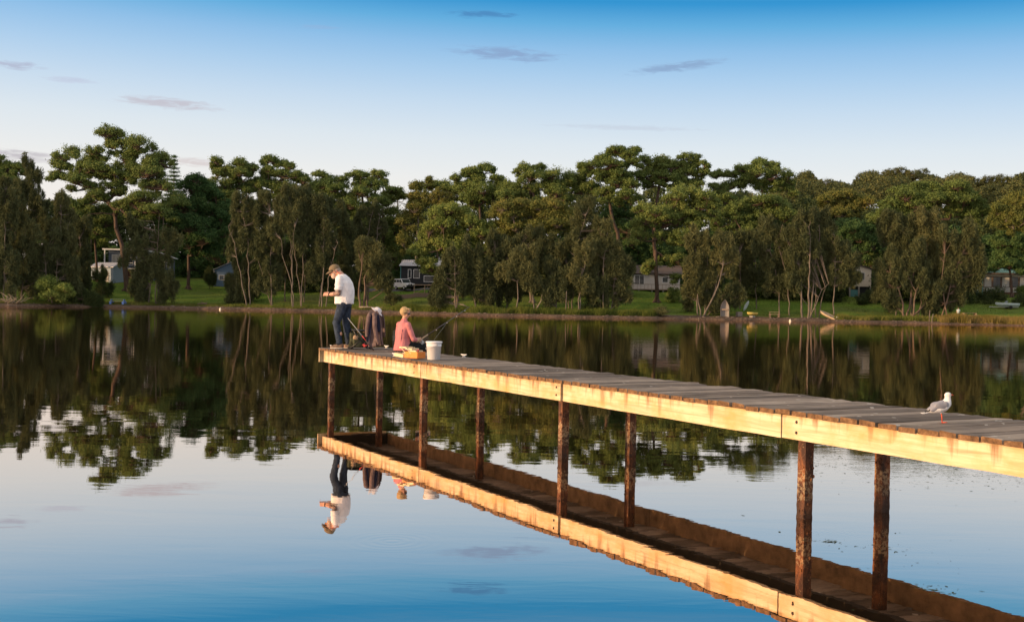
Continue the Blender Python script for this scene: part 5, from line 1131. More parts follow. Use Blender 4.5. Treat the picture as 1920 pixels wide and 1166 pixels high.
gum('dark', 'olive dark tree filling the gap beside the sky blue cottage', '2', 48, [(1330, 900), (1330, 720)], [(1330, 620, 60, 60), (1310, 720, 70, 60), (1280, 790, 70, 40), (1180, 830, 60, 30), (1370, 760, 50, 60), (1120, 850, 60, 40), (1380, 560, 50, 60)], .25, 1.2)
sheoak('low dark round bush at the corner of the sky blue cottage', '2', 28, [[(1205, 950), (1205, 920)]], [(1205, 915, 26, 30), (1220, 935, 20, 20)], 'bush_leaf', 'brown_bark', .06, 1.8, None, 'shrub', .4)

# --- centre left (frame 3)
gum('palegum', 'airy skyline gum at upper left of the she-oak stand', '3', 38, [(170, 800), (180, 500), (190, 380), (200, 300)],
    [(98, 108, 44, 26), (68, 150, 22, 14), (160, 165, 60, 32), (108, 185, 40, 18), (250, 122, 55, 26), (305, 150, 40, 26), (255, 185, 65, 30), (150, 245, 70, 30), (250, 255, 80, 34), (180, 325, 90, 40), (330, 230, 50, 26), (60, 250, 50, 26)], .4)
gum('palegum', 'double topped skyline gum above the she-oak stand', '3', 42, [(470, 800), (460, 500), (440, 360), (430, 260)],
    [(430, 98, 55, 22), (480, 118, 50, 22), (548, 140, 34, 24), (385, 175, 42, 28), (420, 165, 40, 24), (505, 190, 65, 32), (400, 240, 80, 38), (595, 195, 42, 24), (640, 225, 45, 32), (520, 270, 90, 40), (380, 105, 18, 10), (620, 290, 60, 36)], .4)
gum('gum', 'low domed gum between the double topped and umbrella gums', '3', 34, [(800, 800), (800, 500), (810, 340)], [(735, 188, 42, 16), (820, 222, 80, 28), (765, 262, 58, 28), (835, 285, 65, 28), (705, 250, 36, 26), (780, 340, 80, 36), (700, 330, 60, 36), (880, 330, 50, 40)], .34)
gum('gum', 'flat topped umbrella gum with curving red trunk behind the standing man', '3', 36, [(1030, 800), (1020, 560), (1005, 400), (992, 280), (985, 240)],
    [(970, 188, 62, 22), (985, 232, 46, 16), (1060, 252, 70, 24), (1000, 300, 80, 30), (940, 380, 70, 40), (1090, 345, 60, 32), (1000, 420, 80, 40), (900, 470, 70, 50), (960, 520, 80, 50)], .36)
gum('gum', 'second umbrella gum touching the flat topped one on its right', '3', 46, [(1130, 800), (1130, 500), (1120, 330)],
    [(1098, 188, 55, 26), (1125, 235, 30, 12), (1190, 290, 62, 16), (1238, 320, 32, 16), (1170, 340, 62, 32), (1160, 420, 90, 45), (1190, 510, 80, 60), (1130, 560, 70, 50), (1230, 600, 50, 60), (1190, 680, 60, 50)], .34)
so_ = sheoak
so_('left end she-oak of the tall stand beside the sky blue cottage', '3', 4, [[(300, 1015), (292, 800), (290, 600), (260, 430), (290, 320)], [(292, 740), (210, 620), (170, 520)]], [(285, 370, 70, 50), (230, 460, 60, 70), (310, 480, 50, 70), (270, 600, 70, 70), (200, 620, 50, 60), (330, 640, 50, 60)])
so_('low bushy she-oak hanging over the lawn at the stand left end', '3', 7, [[(275, 1000), (260, 820)], [(220, 1000), (210, 850)]], [(240, 780, 50, 50), (260, 850, 60, 70), (185, 890, 40, 60), (210, 950, 60, 40), (290, 900, 50, 70)])
so_('feathery she-oak with thin white stem third from the cottage', '3', 5, [[(438, 1000), (432, 780), (440, 600), (430, 440)], [(435, 700), (380, 600)], [(436, 760), (340, 680)]], [(400, 390, 60, 60), (430, 520, 60, 70), (370, 620, 60, 60), (400, 740, 60, 60), (440, 850, 50, 70), (370, 860, 50, 60), (470, 640, 40, 60)])
so_('she-oak with a cluster of slim bare white stems left of the man', '3', 3.5, [[(572, 1020), (560, 860), (520, 740), (500, 600)], [(572, 1020), (555, 780), (548, 560), (520, 430)], [(572, 1020), (565, 700), (585, 520)]], [(520, 340, 60, 50), (530, 440, 60, 60), (560, 560, 50, 60), (480, 540, 40, 60), (590, 430, 50, 60)], r0=.13)
so_('tall dark she-oak closing the middle of the stand', '3', 11, [[(518, 1000), (515, 800), (510, 500)], [(640, 1000), (650, 700)]], [(480, 680, 50, 80), (600, 700, 60, 90), (540, 760, 50, 60), (660, 780, 60, 70), (610, 330, 60, 50)])
so_('twin stemmed she-oak with tall pale trunks left of the man', '3', 4.5, [[(615, 1005), (600, 860), (575, 700), (590, 560)], [(618, 1005), (630, 760), (640, 560), (630, 450)]], [(650, 330, 60, 45), (640, 430, 60, 60), (660, 540, 50, 60), (620, 640, 40, 50), (700, 400, 40, 60)], r0=.14)
so_('she-oak with several straight trunks directly behind the man', '3', 5, [[(750, 1005), (760, 800), (765, 600), (760, 430)], [(730, 1000), (745, 800), (740, 640)], [(775, 1000), (790, 840), (850, 620)]], [(730, 400, 60, 50), (780, 480, 60, 60), (740, 580, 60, 70), (810, 620, 50, 70), (760, 700, 60, 60), (700, 800, 50, 70)])
so_('dark she-oak mass just right of the standing man', '3', 12, [[(900, 980), (890, 700), (880, 480)]], [(860, 440, 60, 60), (890, 560, 70, 70), (930, 680, 60, 80), (880, 780, 70, 70), (930, 850, 60, 60)])
so_('rounded olive gold she-oak on stout trunks above the fallen log', '3', 4.5, [[(985, 1000), (985, 860), (1000, 760)], [(1030, 1010), (1025, 880), (1040, 760)], [(1010, 1000), (1012, 840), (1060, 740)]],
    [(1040, 650, 70, 36), (1010, 720, 55, 60), (1080, 720, 70, 60), (1060, 820, 70, 50), (1130, 790, 55, 60), (1150, 860, 45, 45), (1000, 650, 40, 30)], 'tan_leaf', 'brown_bark', .30, 1.5)
so_('pale stemmed open tree above the rounded olive gold she-oak', '3', 17, [[(1040, 960), (1030, 620), (1060, 450)], [(1030, 620), (1000, 520)], [(1035, 600), (1110, 450)]], [(1060, 440, 60, 50), (1090, 520, 60, 50), (1000, 530, 50, 50), (1060, 590, 60, 40)], 'oak_leaf')

# --- centre (frame 4)
gum('olive', 'golden olive gum right of the umbrella gums at the skyline dip', '4', 40, [(140, 900), (140, 600), (150, 400)], [(130, 255, 36, 20), (218, 215, 16, 12), (180, 320, 60, 40), (110, 330, 40, 36), (130, 400, 55, 42), (290, 318, 70, 36), (60, 440, 50, 36), (100, 480, 60, 36), (60, 600, 50, 50)], .34)
gum('palegum', 'low gum filling the skyline left of the ragged topped gum', '4', 50, [(260, 900), (270, 500), (280, 340)], [(290, 245, 62, 18), (225, 262, 40, 16), (330, 285, 60, 30), (400, 300, 60, 30)], .3)
gum('gum', 'ragged topped gum with small separate leaf tufts on the skyline', '4', 44, [(550, 900), (545, 560), (530, 380), (520, 280)],
    [(565, 140, 48, 20), (490, 170, 52, 26), (438, 172, 24, 16), (600, 152, 20, 16), (382, 210, 26, 18), (520, 225, 62, 32), (640, 215, 42, 14), (430, 260, 70, 34), (560, 290, 80, 38), (665, 245, 20, 16), (480, 330, 80, 40), (620, 310, 40, 36)], .38)
gum('lime', 'broad bright green tree standing forward over the charcoal house', '4', 15, [(385, 1000), (370, 800), (365, 700)],
    [(350, 405, 110, 34), (260, 440, 60, 40), (440, 450, 75, 36), (480, 500, 70, 36), (590, 510, 65, 34), (310, 500, 70, 40), (220, 530, 60, 44), (390, 560, 80, 44), (540, 560, 60, 30), (200, 620, 60, 40), (290, 620, 70, 40), (500, 620, 60, 40), (600, 620, 50, 36), (150, 650, 50, 26), (180, 730, 60, 24), (230, 770, 50, 22), (380, 650, 70, 40)], .34, 1.1)
gum('gum', 'rounded skyline gum left of the highest central gum', '4', 42, [(900, 900), (890, 560), (880, 380)],
    [(808, 155, 52, 30), (850, 205, 80, 36), (915, 148, 38, 26), (985, 195, 80, 32), (930, 250, 85, 38), (1100, 205, 90, 32), (1060, 250, 70, 36), (1170, 240, 70, 36), (720, 270, 70, 34), (830, 290, 80, 36), (700, 320, 60, 34), (1010, 300, 80, 40), (1230, 262, 40, 26)], .42)
gum('olive', 'broad golden topped gum with spreading orange limbs in the centre', '4', 17, [(858, 1000), (850, 800), (835, 650), (830, 560)],
    [(680, 395, 75, 30), (800, 375, 75, 28), (900, 392, 80, 30), (1010, 385, 60, 28), (1060, 420, 75, 34), (740, 440, 70, 34), (860, 445, 85, 32), (980, 450, 85, 36), (1090, 465, 50, 32), (680, 500, 60, 34), (1020, 500, 70, 34), (900, 510, 80, 34), (760, 520, 60, 34), (940, 370, 40, 22)], .40, 1.1)
so_('thin she-oak with pale lower stem below the bright green tree', '4', 3, [[(385, 1005), (380, 860), (375, 720)], [(385, 930), (405, 900)]], [(360, 720, 60, 70), (330, 820, 60, 80), (410, 800, 50, 70), (300, 900, 60, 80), (400, 880, 40, 60), (290, 960, 60, 50)], 'oak_leaf', 'pale_bark', .17)
so_('brown she-oak next right of the thin pale stemmed one', '4', 5, [[(500, 1010), (500, 860), (490, 720)]], [(500, 690, 60, 60), (540, 780, 70, 70), (500, 860, 70, 70), (580, 880, 60, 80), (520, 950, 80, 50), (470, 760, 40, 70)])
so_('olive feathery she-oak with one bare lower stem in the centre', '4', 3.5, [[(768, 1025), (766, 860), (770, 760)]], [(765, 720, 45, 40), (790, 770, 50, 50), (830, 700, 40, 30), (690, 800, 50, 60)], 'tan_leaf')
so_('dark broad she-oak behind the feathery central pair', '4', 9, [[(700, 1000), (700, 720)], [(640, 1000), (640, 700)]], [(660, 620, 60, 60), (740, 640, 70, 60), (660, 720, 70, 70), (640, 860, 70, 90), (720, 900, 60, 80), (800, 600, 60, 50), (900, 620, 60, 60), (900, 720, 60, 60)])
so_('short olive she-oak with crooked stem beside the bleached branch', '4', 3.5, [[(868, 1030), (866, 900), (850, 800)]], [(850, 790, 36, 50), (845, 860, 40, 40), (880, 830, 25, 40)], 'tan_leaf')
so_('green brown rounded she-oak left of the slender dead stump', '4', 5, [[(1010, 1030), (1010, 880)]], [(1010, 800, 55, 50), (1000, 880, 60, 60), (1050, 870, 50, 60), (1010, 950, 70, 50), (1060, 940, 40, 50), (960, 900, 40, 60)])
so_('golden tipped slim she-oak above the slender dead stump', '4', 4, [[(1160, 1010), (1160, 880), (1190, 740)], [(1140, 1000), (1170, 780)]], [(1200, 680, 42, 40), (1170, 740, 40, 60), (1160, 830, 50, 60), (1190, 880, 40, 50)], 'tan_leaf', 'pale_bark')
so_('tall nearly black she-oak rising in the centre right', '4', 10, [[(1110, 1000), (1120, 700), (1190, 450)], [(1090, 1000), (1080, 750)]], [(1190, 420, 55, 60), (1150, 520, 60, 70), (1110, 620, 60, 70), (1040, 640, 60, 60), (1230, 560, 60, 70), (1090, 740, 60, 70), (1230, 760, 50, 80)])
so_('wide dark she-oak clump left of the white raised house', '4', 5, [[(1300, 1030), (1300, 820), (1310, 620)], [(1290, 1030), (1270, 800)], [(1350, 1030), (1380, 800)]], [(1310, 560, 50, 60), (1290, 650, 60, 70), (1360, 680, 60, 70), (1300, 760, 70, 80), (1380, 790, 70, 80), (1420, 860, 60, 70), (1300, 880, 80, 80), (1390, 940, 70, 60), (1250, 950, 60, 60), (1440, 740, 50, 60)])
gum('gum', 'highest central gum with stacked umbrella tiers on the skyline', '4', 40, [(1400, 900), (1395, 560), (1350, 420), (1340, 280), (1390, 200)],
    [(1410, 38, 95, 28), (1460, 62, 50, 14), (1310, 88, 58, 28), (1240, 132, 75, 24), (1350, 128, 75, 26), (1480, 108, 50, 20), (1390, 180, 75, 26), (1200, 170, 40, 24), (1290, 190, 60, 22), (1400, 240, 85, 34), (1320, 300, 70, 32), (1480, 250, 50, 30), (1440, 320, 80, 40)], .44)

# --- centre right (frame 5)
gum('gum', 'broad skyline gum right of the highest central gum', '5', 42, [(400, 900), (400, 600), (410, 420), (430, 300)],
    [(345, 155, 46, 24), (440, 165, 60, 32), (510, 175, 70, 32), (600, 142, 52, 22), (640, 160, 20, 12), (690, 188, 34, 20), (680, 232, 40, 14), (380, 208, 65, 30), (490, 225, 90, 36), (590, 230, 50, 30), (620, 185, 40, 10), (420, 265, 80, 34), (650, 280, 60, 26), (560, 290, 50, 24), (300, 250, 50, 26)], .44)
gum('palegum', 'wide low skyline gum with golden lit limbs right of centre', '5', 46, [(1050, 900), (1045, 500), (1040, 360), (1030, 280)],
    [(1035, 165, 50, 20), (1090, 185, 45, 20), (960, 205, 50, 18), (900, 210, 40, 18), (780, 240, 40, 22), (850, 240, 40, 16), (1000, 235, 70, 30), (1110, 240, 60, 30), (1180, 250, 40, 26), (940, 265, 50, 24), (1080, 290, 90, 36), (1180, 310, 50, 34), (870, 300, 70, 30), (790, 320, 60, 30)], .38)
gum('gum', 'dense mid height gum with long lit diagonal limb right of centre', '5', 20, [(412, 1035), (408, 850), (405, 700), (400, 640)],
    [(600, 330, 100, 34), (530, 370, 60, 34), (700, 370, 65, 36), (650, 420, 90, 34), (560, 420, 60, 30), (740, 430, 50, 34), (400, 470, 75, 34), (470, 500, 60, 30), (350, 510, 60, 34), (690, 480, 80, 30), (560, 500, 70, 32), (480, 440, 50, 24), (330, 440, 50, 26), (620, 540, 60, 28), (300, 600, 50, 30), (450, 600, 60, 26), (560, 600, 70, 30),
     (375, 770, 26, 20), (432, 740, 34, 18), (540, 740, 44, 26), (525, 850, 24, 18), (350, 800, 20, 14)], .46)
gum('dark', 'shadowed dark green tree behind the white raised house', '5', 50, [(300, 900), (300, 700)], [(200, 430, 70, 40), (150, 480, 60, 50), (250, 560, 80, 50), (300, 660, 80, 60), (420, 690, 80, 50), (200, 640, 60, 60), (520, 700, 70, 50), (250, 740, 70, 40), (600, 640, 60, 60)], .3, 1.2)
gum('gum', 'sunlit green gum tier between the diagonal limb gum and olive slope', '5', 38, [(1060, 800), (1050, 560), (1045, 450)], [(1030, 395, 75, 26), (960, 400, 50, 24), (1110, 410, 60, 28), (1170, 430, 50, 24), (880, 430, 50, 30), (850, 480, 60, 34), (960, 470, 70, 32), (1080, 470, 80, 30), (900, 540, 70, 36), (1000, 540, 70, 36), (820, 570, 60, 36), (930, 600, 70, 40), (1190, 480, 60, 26), (830, 380, 50, 26), (760, 500, 40, 40)], .34, 1.1)
so_('bronze tipped she-oak with three thin pale stems right of the white house', '5', 4, [[(655, 1075), (650, 850), (640, 640)], [(700, 960), (715, 760), (700, 620)], [(690, 1075), (745, 960), (795, 800), (800, 650)]], [(645, 620, 50, 50), (710, 630, 45, 50), (640, 720, 50, 60), (690, 740, 50, 60), (620, 830, 50, 60), (700, 850, 60, 60), (640, 930, 60, 60)], 'tan_leaf', 'pale_bark', .16)
so_('copper crowned leaning she-oak above the upright dinghy', '5', 3.2, [[(680, 1078), (720, 1010), (770, 900), (800, 780), (805, 660)], [(670, 1078), (650, 950)]], [(815, 640, 50, 40), (840, 690, 40, 34), (790, 700, 45, 50), (830, 780, 45, 50)], 'tan_leaf', 'pale_bark', .2)
so_('drooping low she-oak draped over the upright dinghy', '5', 4.2, [[(700, 1075), (780, 980), (830, 940)]], [(780, 970, 70, 34), (850, 980, 60, 30), (720, 1000, 50, 36), (880, 940, 50, 40), (800, 1010, 50, 22)], 'oak_leaf', 'brown_bark', .12, 1.2)
so_('dark she-oak screen above the yellow boat', '5', 13, [[(900, 1000), (900, 700)], [(1000, 1000), (990, 720)]], [(900, 650, 60, 60), (970, 700, 60, 60), (900, 790, 60, 70), (980, 840, 70, 60), (900, 900, 50, 50), (860, 720, 40, 60), (1020, 640, 50, 60)])
so_('she-oak with slanting white stems over the timber work table', '5', 6, [[(1138, 1085), (1130, 900), (1080, 700), (1110, 560)], [(1190, 1080), (1180, 880), (1140, 720), (1110, 640), (1150, 540)]], [(1080, 560, 60, 60), (1050, 650, 50, 60), (1140, 620, 60, 60), (1090, 760, 60, 60), (1130, 860, 70, 60), (1080, 880, 50, 50), (1190, 740, 50, 70), (1180, 930, 50, 40)], r0=.15)
so_('thick trunked pair of she-oaks left of the cream dinghy', '5', 3.5, [[(1270, 1085), (1262, 920), (1250, 780)], [(1295, 1085), (1300, 860), (1310, 640), (1300, 560)], [(1325, 1000), (1345, 800), (1375, 620), (1370, 540)]], [(1240, 560, 60, 60), (1310, 560, 50, 60), (1260, 660, 60, 70), (1220, 740, 50, 60), (1320, 700, 50, 60), (1280, 820, 60, 60), (1230, 860, 50, 60)], r0=.24)
so_('she-oak with leaning bare trunk directly behind the cream dinghy', '6', 3.5, [[(190, 1040), (205, 950), (240, 840)], [(120, 980), (200, 870), (245, 830)]], [(60, 480, 50, 60), (110, 440, 50, 50), (50, 600, 50, 60), (30, 720, 50, 60)], 'oak_leaf', 'pale_bark', .14)
so_('slim white stemmed she-oak left of the stilted cream house', '6', 4, [[(275, 1030), (282, 850), (288, 640), (280, 520)], [(180, 800), (170, 600), (200, 430)]], [(200, 430, 50, 50), (240, 520, 60, 60), (170, 560, 50, 60), (290, 560, 55, 60), (240, 650, 60, 60), (330, 640, 50, 60), (170, 720, 60, 60), (290, 750, 50, 50), (390, 700, 50, 50), (130, 520, 50, 80), (360, 800, 50, 26), (400, 790, 40, 18)], 'oak_leaf', 'pale_bark', .15)

# --- right (frame 6)
gum('gum', 'huge domed bright green crown dominating the right side', '6', 34, [(900, 900), (900, 620), (890, 500), (900, 420)],
    [(890, 195, 75, 22), (770, 225, 80, 30), (820, 250, 80, 34), (950, 215, 80, 30), (1040, 210, 85, 32), (720, 270, 70, 36), (640, 320, 65, 36), (700, 330, 80, 36), (610, 365, 60, 36), (1080, 290, 80, 36), (1160, 270, 55, 40), (890, 290, 80, 34), (980, 280, 80, 34), (800, 320, 80, 36), (1190, 330, 50, 40), (1270, 350, 60, 32), (1160, 360, 80, 36), (900, 340, 60, 30), (1060, 350, 60, 28), (700, 390, 60, 28)], .52, 1.25)
gum('olive', 'golden green gum cut by the right edge of the view', '6', 30, [(1590, 900), (1560, 600), (1490, 450)], [(1470, 262, 55, 30), (1430, 290, 50, 28), (1500, 320, 50, 40), (1440, 350, 60, 36), (1370, 330, 60, 24), (1360, 360, 50, 24), (1400, 400, 60, 30), (1480, 410, 60, 40), (1550, 300, 50, 50), (1340, 420, 50, 30), (1430, 450, 60, 30), (1540, 400, 60, 50)], .4, 1.1)
gum('dark', 'dark ivy green tree above the green roofed house', '6', 38, [(1430, 900), (1420, 700)], [(1430, 510, 70, 40), (1480, 560, 60, 50), (1400, 580, 60, 50), (1430, 650, 80, 44), (1350, 690, 60, 36), (1490, 690, 60, 40), (1340, 560, 40, 50), (1540, 520, 50, 60)], .34, 1.3)
gum('olive', 'rusty golden tree mound on the slope left of the great dome', '6', 75, [(370, 700), (370, 460), (370, 360)], [(300, 260, 70, 30), (380, 255, 70, 28), (460, 285, 70, 30), (260, 310, 70, 34), (350, 320, 80, 34), (440, 345, 80, 34), (500, 300, 40, 34), (220, 290, 50, 26), (410, 390, 80, 30), (310, 380, 70, 34)], .3, 1.25)
gum('dark', 'round deep green tree directly below the rusty golden mound', '6', 42, [(410, 800), (405, 560)], [(360, 440, 50, 30), (420, 430, 50, 26), (400, 480, 75, 36), (340, 500, 50, 40), (440, 530, 55, 44), (380, 560, 60, 44), (450, 600, 50, 50), (500, 480, 50, 40), (520, 560, 50, 60)], .3, 1.3)
gum('gum', 'leafy green tree between the round deep green tree and great dome', '6', 45, [(560, 850), (560, 600)], [(540, 430, 50, 36), (570, 480, 60, 44), (560, 560, 60, 50), (500, 640, 50, 40), (540, 700, 60, 50), (540, 400, 40, 26)], .26, 1.2)
so_('many stemmed she-oak spreading over the lawn below the great dome', '6', 4.5, [[(730, 1055), (720, 960), (690, 860), (640, 760)], [(750, 1055), (780, 930), (800, 760), (820, 640), (850, 580)], [(770, 1050), (800, 880), (760, 800)], [(765, 1050), (870, 960), (890, 840)], [(820, 1010), (850, 950)]],
    [(640, 660, 55, 60), (700, 720, 60, 60), (620, 780, 60, 60), (700, 820, 70, 60), (780, 700, 60, 60), (830, 620, 50, 50), (600, 880, 50, 60), (850, 760, 60, 60), (820, 860, 60, 50), (900, 900, 60, 50), (640, 940, 50, 40), (900, 980, 40, 30)], 'oak_leaf', 'brown_bark', .26)
so_('she-oak with white antler like upper branches below the great dome', '6', 9, [[(880, 1000), (880, 760), (885, 560), (890, 400)], [(885, 540), (915, 450), (925, 400)], [(886, 530), (870, 440), (865, 400)], [(890, 640), (960, 600)]], [(850, 420, 45, 40), (930, 440, 50, 50), (880, 520, 60, 50), (940, 580, 60, 60), (860, 680, 60, 60), (940, 700, 60, 60), (980, 520, 50, 60), (900, 800, 60, 50)], 'tan_leaf', 'pale_bark', .22)
so_('she-oak with forked pale stems left under the great dome', '6', 8, [[(680, 1000), (690, 780), (650, 600), (600, 430)], [(780, 900), (785, 600), (745, 560), (735, 520)], [(785, 590), (820, 520)]], [(610, 430, 45, 50), (680, 440, 50, 60), (640, 530, 60, 60), (740, 480, 60, 50), (790, 480, 50, 50), (700, 600, 60, 60), (760, 600, 50, 50)], 'oak_leaf', 'pale_bark', .18)
so_('wide dark she-oak leaning right toward the hedge', '6', 7, [[(960, 1020), (1010, 900), (1050, 760), (1100, 640)], [(1000, 920), (960, 800), (980, 640)]], [(1040, 560, 60, 60), (1100, 600, 60, 60), (1020, 660, 60, 60), (1150, 520, 60, 60), (1110, 700, 60, 60), (1040, 760, 70, 60), (1120, 820, 60, 60), (980, 820, 60, 60), (1050, 890, 70, 60), (1180, 620, 50, 60), (1220, 700, 50, 50), (1200, 800, 40, 50), (1000, 960, 60, 40)], 'oak_leaf', 'brown_bark', .2)
# hedge and shrubs
def hedge(name, px0, px1, d, hh, dep, label, leaf='bush_leaf'):
    a = gpt(px0, d); b = gpt(px1, d); rng = np.random.default_rng(int(px0)); n = int(abs(b.x - a.x) * 16); root = empty(name, (a + b) / 2, 0, label, 'hedge'); c0 = np.array((a + b) / 2)
    C = np.stack([rng.uniform(a.x, b.x, n), (a.y + b.y) / 2 + rng.uniform(-dep / 2, dep / 2, n), rng.uniform(.2, hh, n)], 1); C[:, 2] += np.array([float(ground(x, y)) for x, y in C[:, :2]]); C -= c0
    V, F = leafquads(C, 70, np.full(n, .42), .22, .5, 'shell', rng, 1); np_mesh('foliage', V, F, leaf, root)
    m = MB(); [m.tube([(x, 0, -.4), (x + .1, 0, hh * .7)], [.06, .03], 6) for x in np.linspace(a.x - c0[0] + .5, b.x - c0[0] - .5, max(2, int(abs(b.x - a.x) / 1.2)))]; m.build('stem', 'hedge_wood', root)
hedge('hedge', 1808, 1884, 27, 2.5, 1.6, 'long clipped dark hedge in front of the green roofed house')
hedge('hedge', 1898, 1935, 24, 2.0, 1.6, 'short dark hedge at the right edge beside the boat trailer')
def shrub(px, d, w_, h_, label, leaf='bush_leaf', n=30):
    q = gpt(px, d); rng = np.random.default_rng(int(px) + 5); root = empty('shrub', q, 0, label, 'shrub'); dd = rng.normal(size=(n, 3)); dd /= np.linalg.norm(dd, axis=1)[:, None]
    C = dd * rng.uniform(.3, 1, (n, 1)) * np.array([w_ / 2, w_ / 2, h_ / 2]) + np.array([0, 0, h_ / 2]); V, F = leafquads(C, 90, np.full(n, .4), .24, .45, 'shell', rng, .9); np_mesh('foliage', V, F, leaf, root)
    m = MB(); [m.tube([(0, 0, -.3), (math.cos(k) * w_ * .25, math.sin(k) * w_ * .25, h_ * .6)], [.06, .02], 5) for k in range(5)]; m.build('stem', 'hedge_wood', root)
shrub(1632, 24, 3.6, 2.4, 'low dark bush in front of the stilted cream house'); shrub(1615, 22, 2.4, 1.6, 'smaller dark bush left of the one by the cream house'); shrub(838, 15, 3.0, 3.0, 'deep green bush right of the retaining wall', 'dark_leaf')
shrub(815, 14, 2.2, 1.7, 'dark leafy bush at the right end of the retaining wall', 'dark_leaf'); shrub(1872, 32, 2.6, 1.0, 'grey green low bush above the long hedge', 'gum_leaf', 20); shrub(1915, 40, 2.2, 1.8, 'bright leafy bush at the corner of the green roofed house', 'lime_leaf', 24)
shrub(1112, 5, 5.0, 2.2, 'dark low thicket beneath the dark she-oaks in the centre'); shrub(1290, 9, 2.6, 2.4, 'maroon tinged dark bush left of the bronze she-oak', 'tan_leaf'); shrub(735, 9, 3.0, 2.0, 'loose green bush under the rounded olive gold she-oak', 'oak_leaf')
shrub(1237, 1.6, 2.4, 1.3, 'pinkish brown dry grass tussock on the bank below the red barked gum', 'tan_leaf', 22)
shrub(1262, 20, 4.0, 2.6, 'bushy green shrub hiding the right end of the white raised house', 'gum_leaf', 34); shrub(470, 12, 3.4, 2.0, 'dark undergrowth beneath the tall stand left end'); shrub(650, 14, 3.4, 2.2, 'dark undergrowth behind the standing man legs'); shrub(1670, 12, 3.6, 2.4, 'dark undergrowth between the cream house and many stemmed she-oak')

# woodland that closes the view behind the shore trees, and the ridge on the right (one mass each)
def wood(name, label, prof, d0, d1, n, leaf, rr, size, per, seed, minz=.12):
    rng = np.random.default_rng(seed); px = rng.uniform(prof[0][0], prof[-1][0], n); d = rng.uniform(d0, d1, n); top = np.interp(px, [p[0] for p in prof], [p[1] for p in prof]) + 10 * np.sin(px * .045) + 7 * np.sin(px * .11 + 2)
    C = []; Tk = []
    for i in range(n):
        q = gpt(px[i], d[i]); zt = at(px[i], top[i], q.y)[2]; H = max(zt - q.z, 2); u = rng.uniform(0, 1) ** .8; C.append((q.x, q.y, q.z + H * (minz + (1 - minz) * u) - rr * .6))
        if i % 14 == 0: Tk.append((q, H))
    C = np.array(C); V, F = leafquads(C, per, rr * rng.uniform(.6, 1.2, n), size, .5, 'shell', rng, .6); o = np_mesh(name, V, F, leaf); tag(o, label, 'woodland', kind='stuff')
PB = [(-160, 330), (0, 370), (70, 385), (110, 378), (290, 376), (330, 378), (420, 365), (560, 370), (640, 375), (720, 400), (760, 392), (800, 372), (900, 345), (1100, 345), (1200, 360), (1320, 355), (1380, 360), (1480, 372), (1600, 400), (1760, 400), (1920, 385), (2100, 370)]
wood('woodland', 'dark mixed woodland closing the view behind the shore trees', PB, 58, 100, 5200, 'bush_leaf', 1.7, .62, 90, 21)
wood('woodland', 'green undergrowth on the slope behind the houses', [(-160, 440), (110, 455), (300, 455), (500, 440), (740, 470), (850, 450), (1100, 440), (1500, 430), (2100, 430)], 48, 66, 2600, 'dark_leaf', 1.3, .5, 80, 22, .02)
wood('woodland', 'distant ridge of eucalypts behind the right shore', [(1380, 372), (1440, 350), (1490, 334), (1560, 335), (1640, 330), (1700, 328), (1780, 335), (1850, 338), (1930, 336), (2100, 330)], 150, 300, 2600, 'ridge_leaf', 2.3, .75, 90, 23, .4)
for (a, b, ty, lb) in ((448, 640, 475, 'dim undergrowth filling the back of the tall she-oak stand'), (835, 1175, 455, 'dim undergrowth behind the central dark she-oaks'), (1290, 1345, 500, 'dim undergrowth behind the bronze she-oak'), (1400, 1580, 470, 'dim undergrowth behind the thick trunked she-oaks'), (1640, 1800, 480, 'dim undergrowth under the great dome'), (-60, 165, 470, 'dim undergrowth at the far left edge')):
    wood('undergrowth', lb, [(a, ty + 40), (a + 20, ty), (b - 20, ty), (b, ty + 40)], 24, 33, int((b - a) * 3.2), 'bush_leaf', .85, .36, 80, a + 3000, .04)
rt = [('1500', 336, 40), ('1545', 338, 34), ('1622', 326, 26), ('1681', 316, 34), ('1722', 320, 36), ('1800', 332, 44), ('1868', 330, 40), ('1905', 332, 36)]
RL = ['leftmost small umbrella tree on the distant ridge', 'low wide ridge tree second from the ridge left end', 'small tufted ridge tree above the rusty golden mound', 'tall umbrella tree highest on the distant ridge', 'umbrella tree joined to the highest ridge tree on its right', 'ridge tree above the right part of the great dome', 'open limbed pale ridge tree near the right edge', 'last ridge tree at the right edge of the view']
for (px, ty, wd), lab in zip(rt, RL):
    px = float(px); gum('ridge', lab, 'f', 230, [(px, 420), (px, ty + 45), (px + 2, ty + 22)], [(px - wd * .4, ty + 6, wd * .34, 5), (px + wd * .1, ty + 3, wd * .36, 5), (px + wd * .55, ty + 8, wd * .3, 5), (px, ty + 14, wd * .6, 6), (px - wd * .6, ty + 16, wd * .3, 6)], .3, .6, group='trees on the distant ridge')
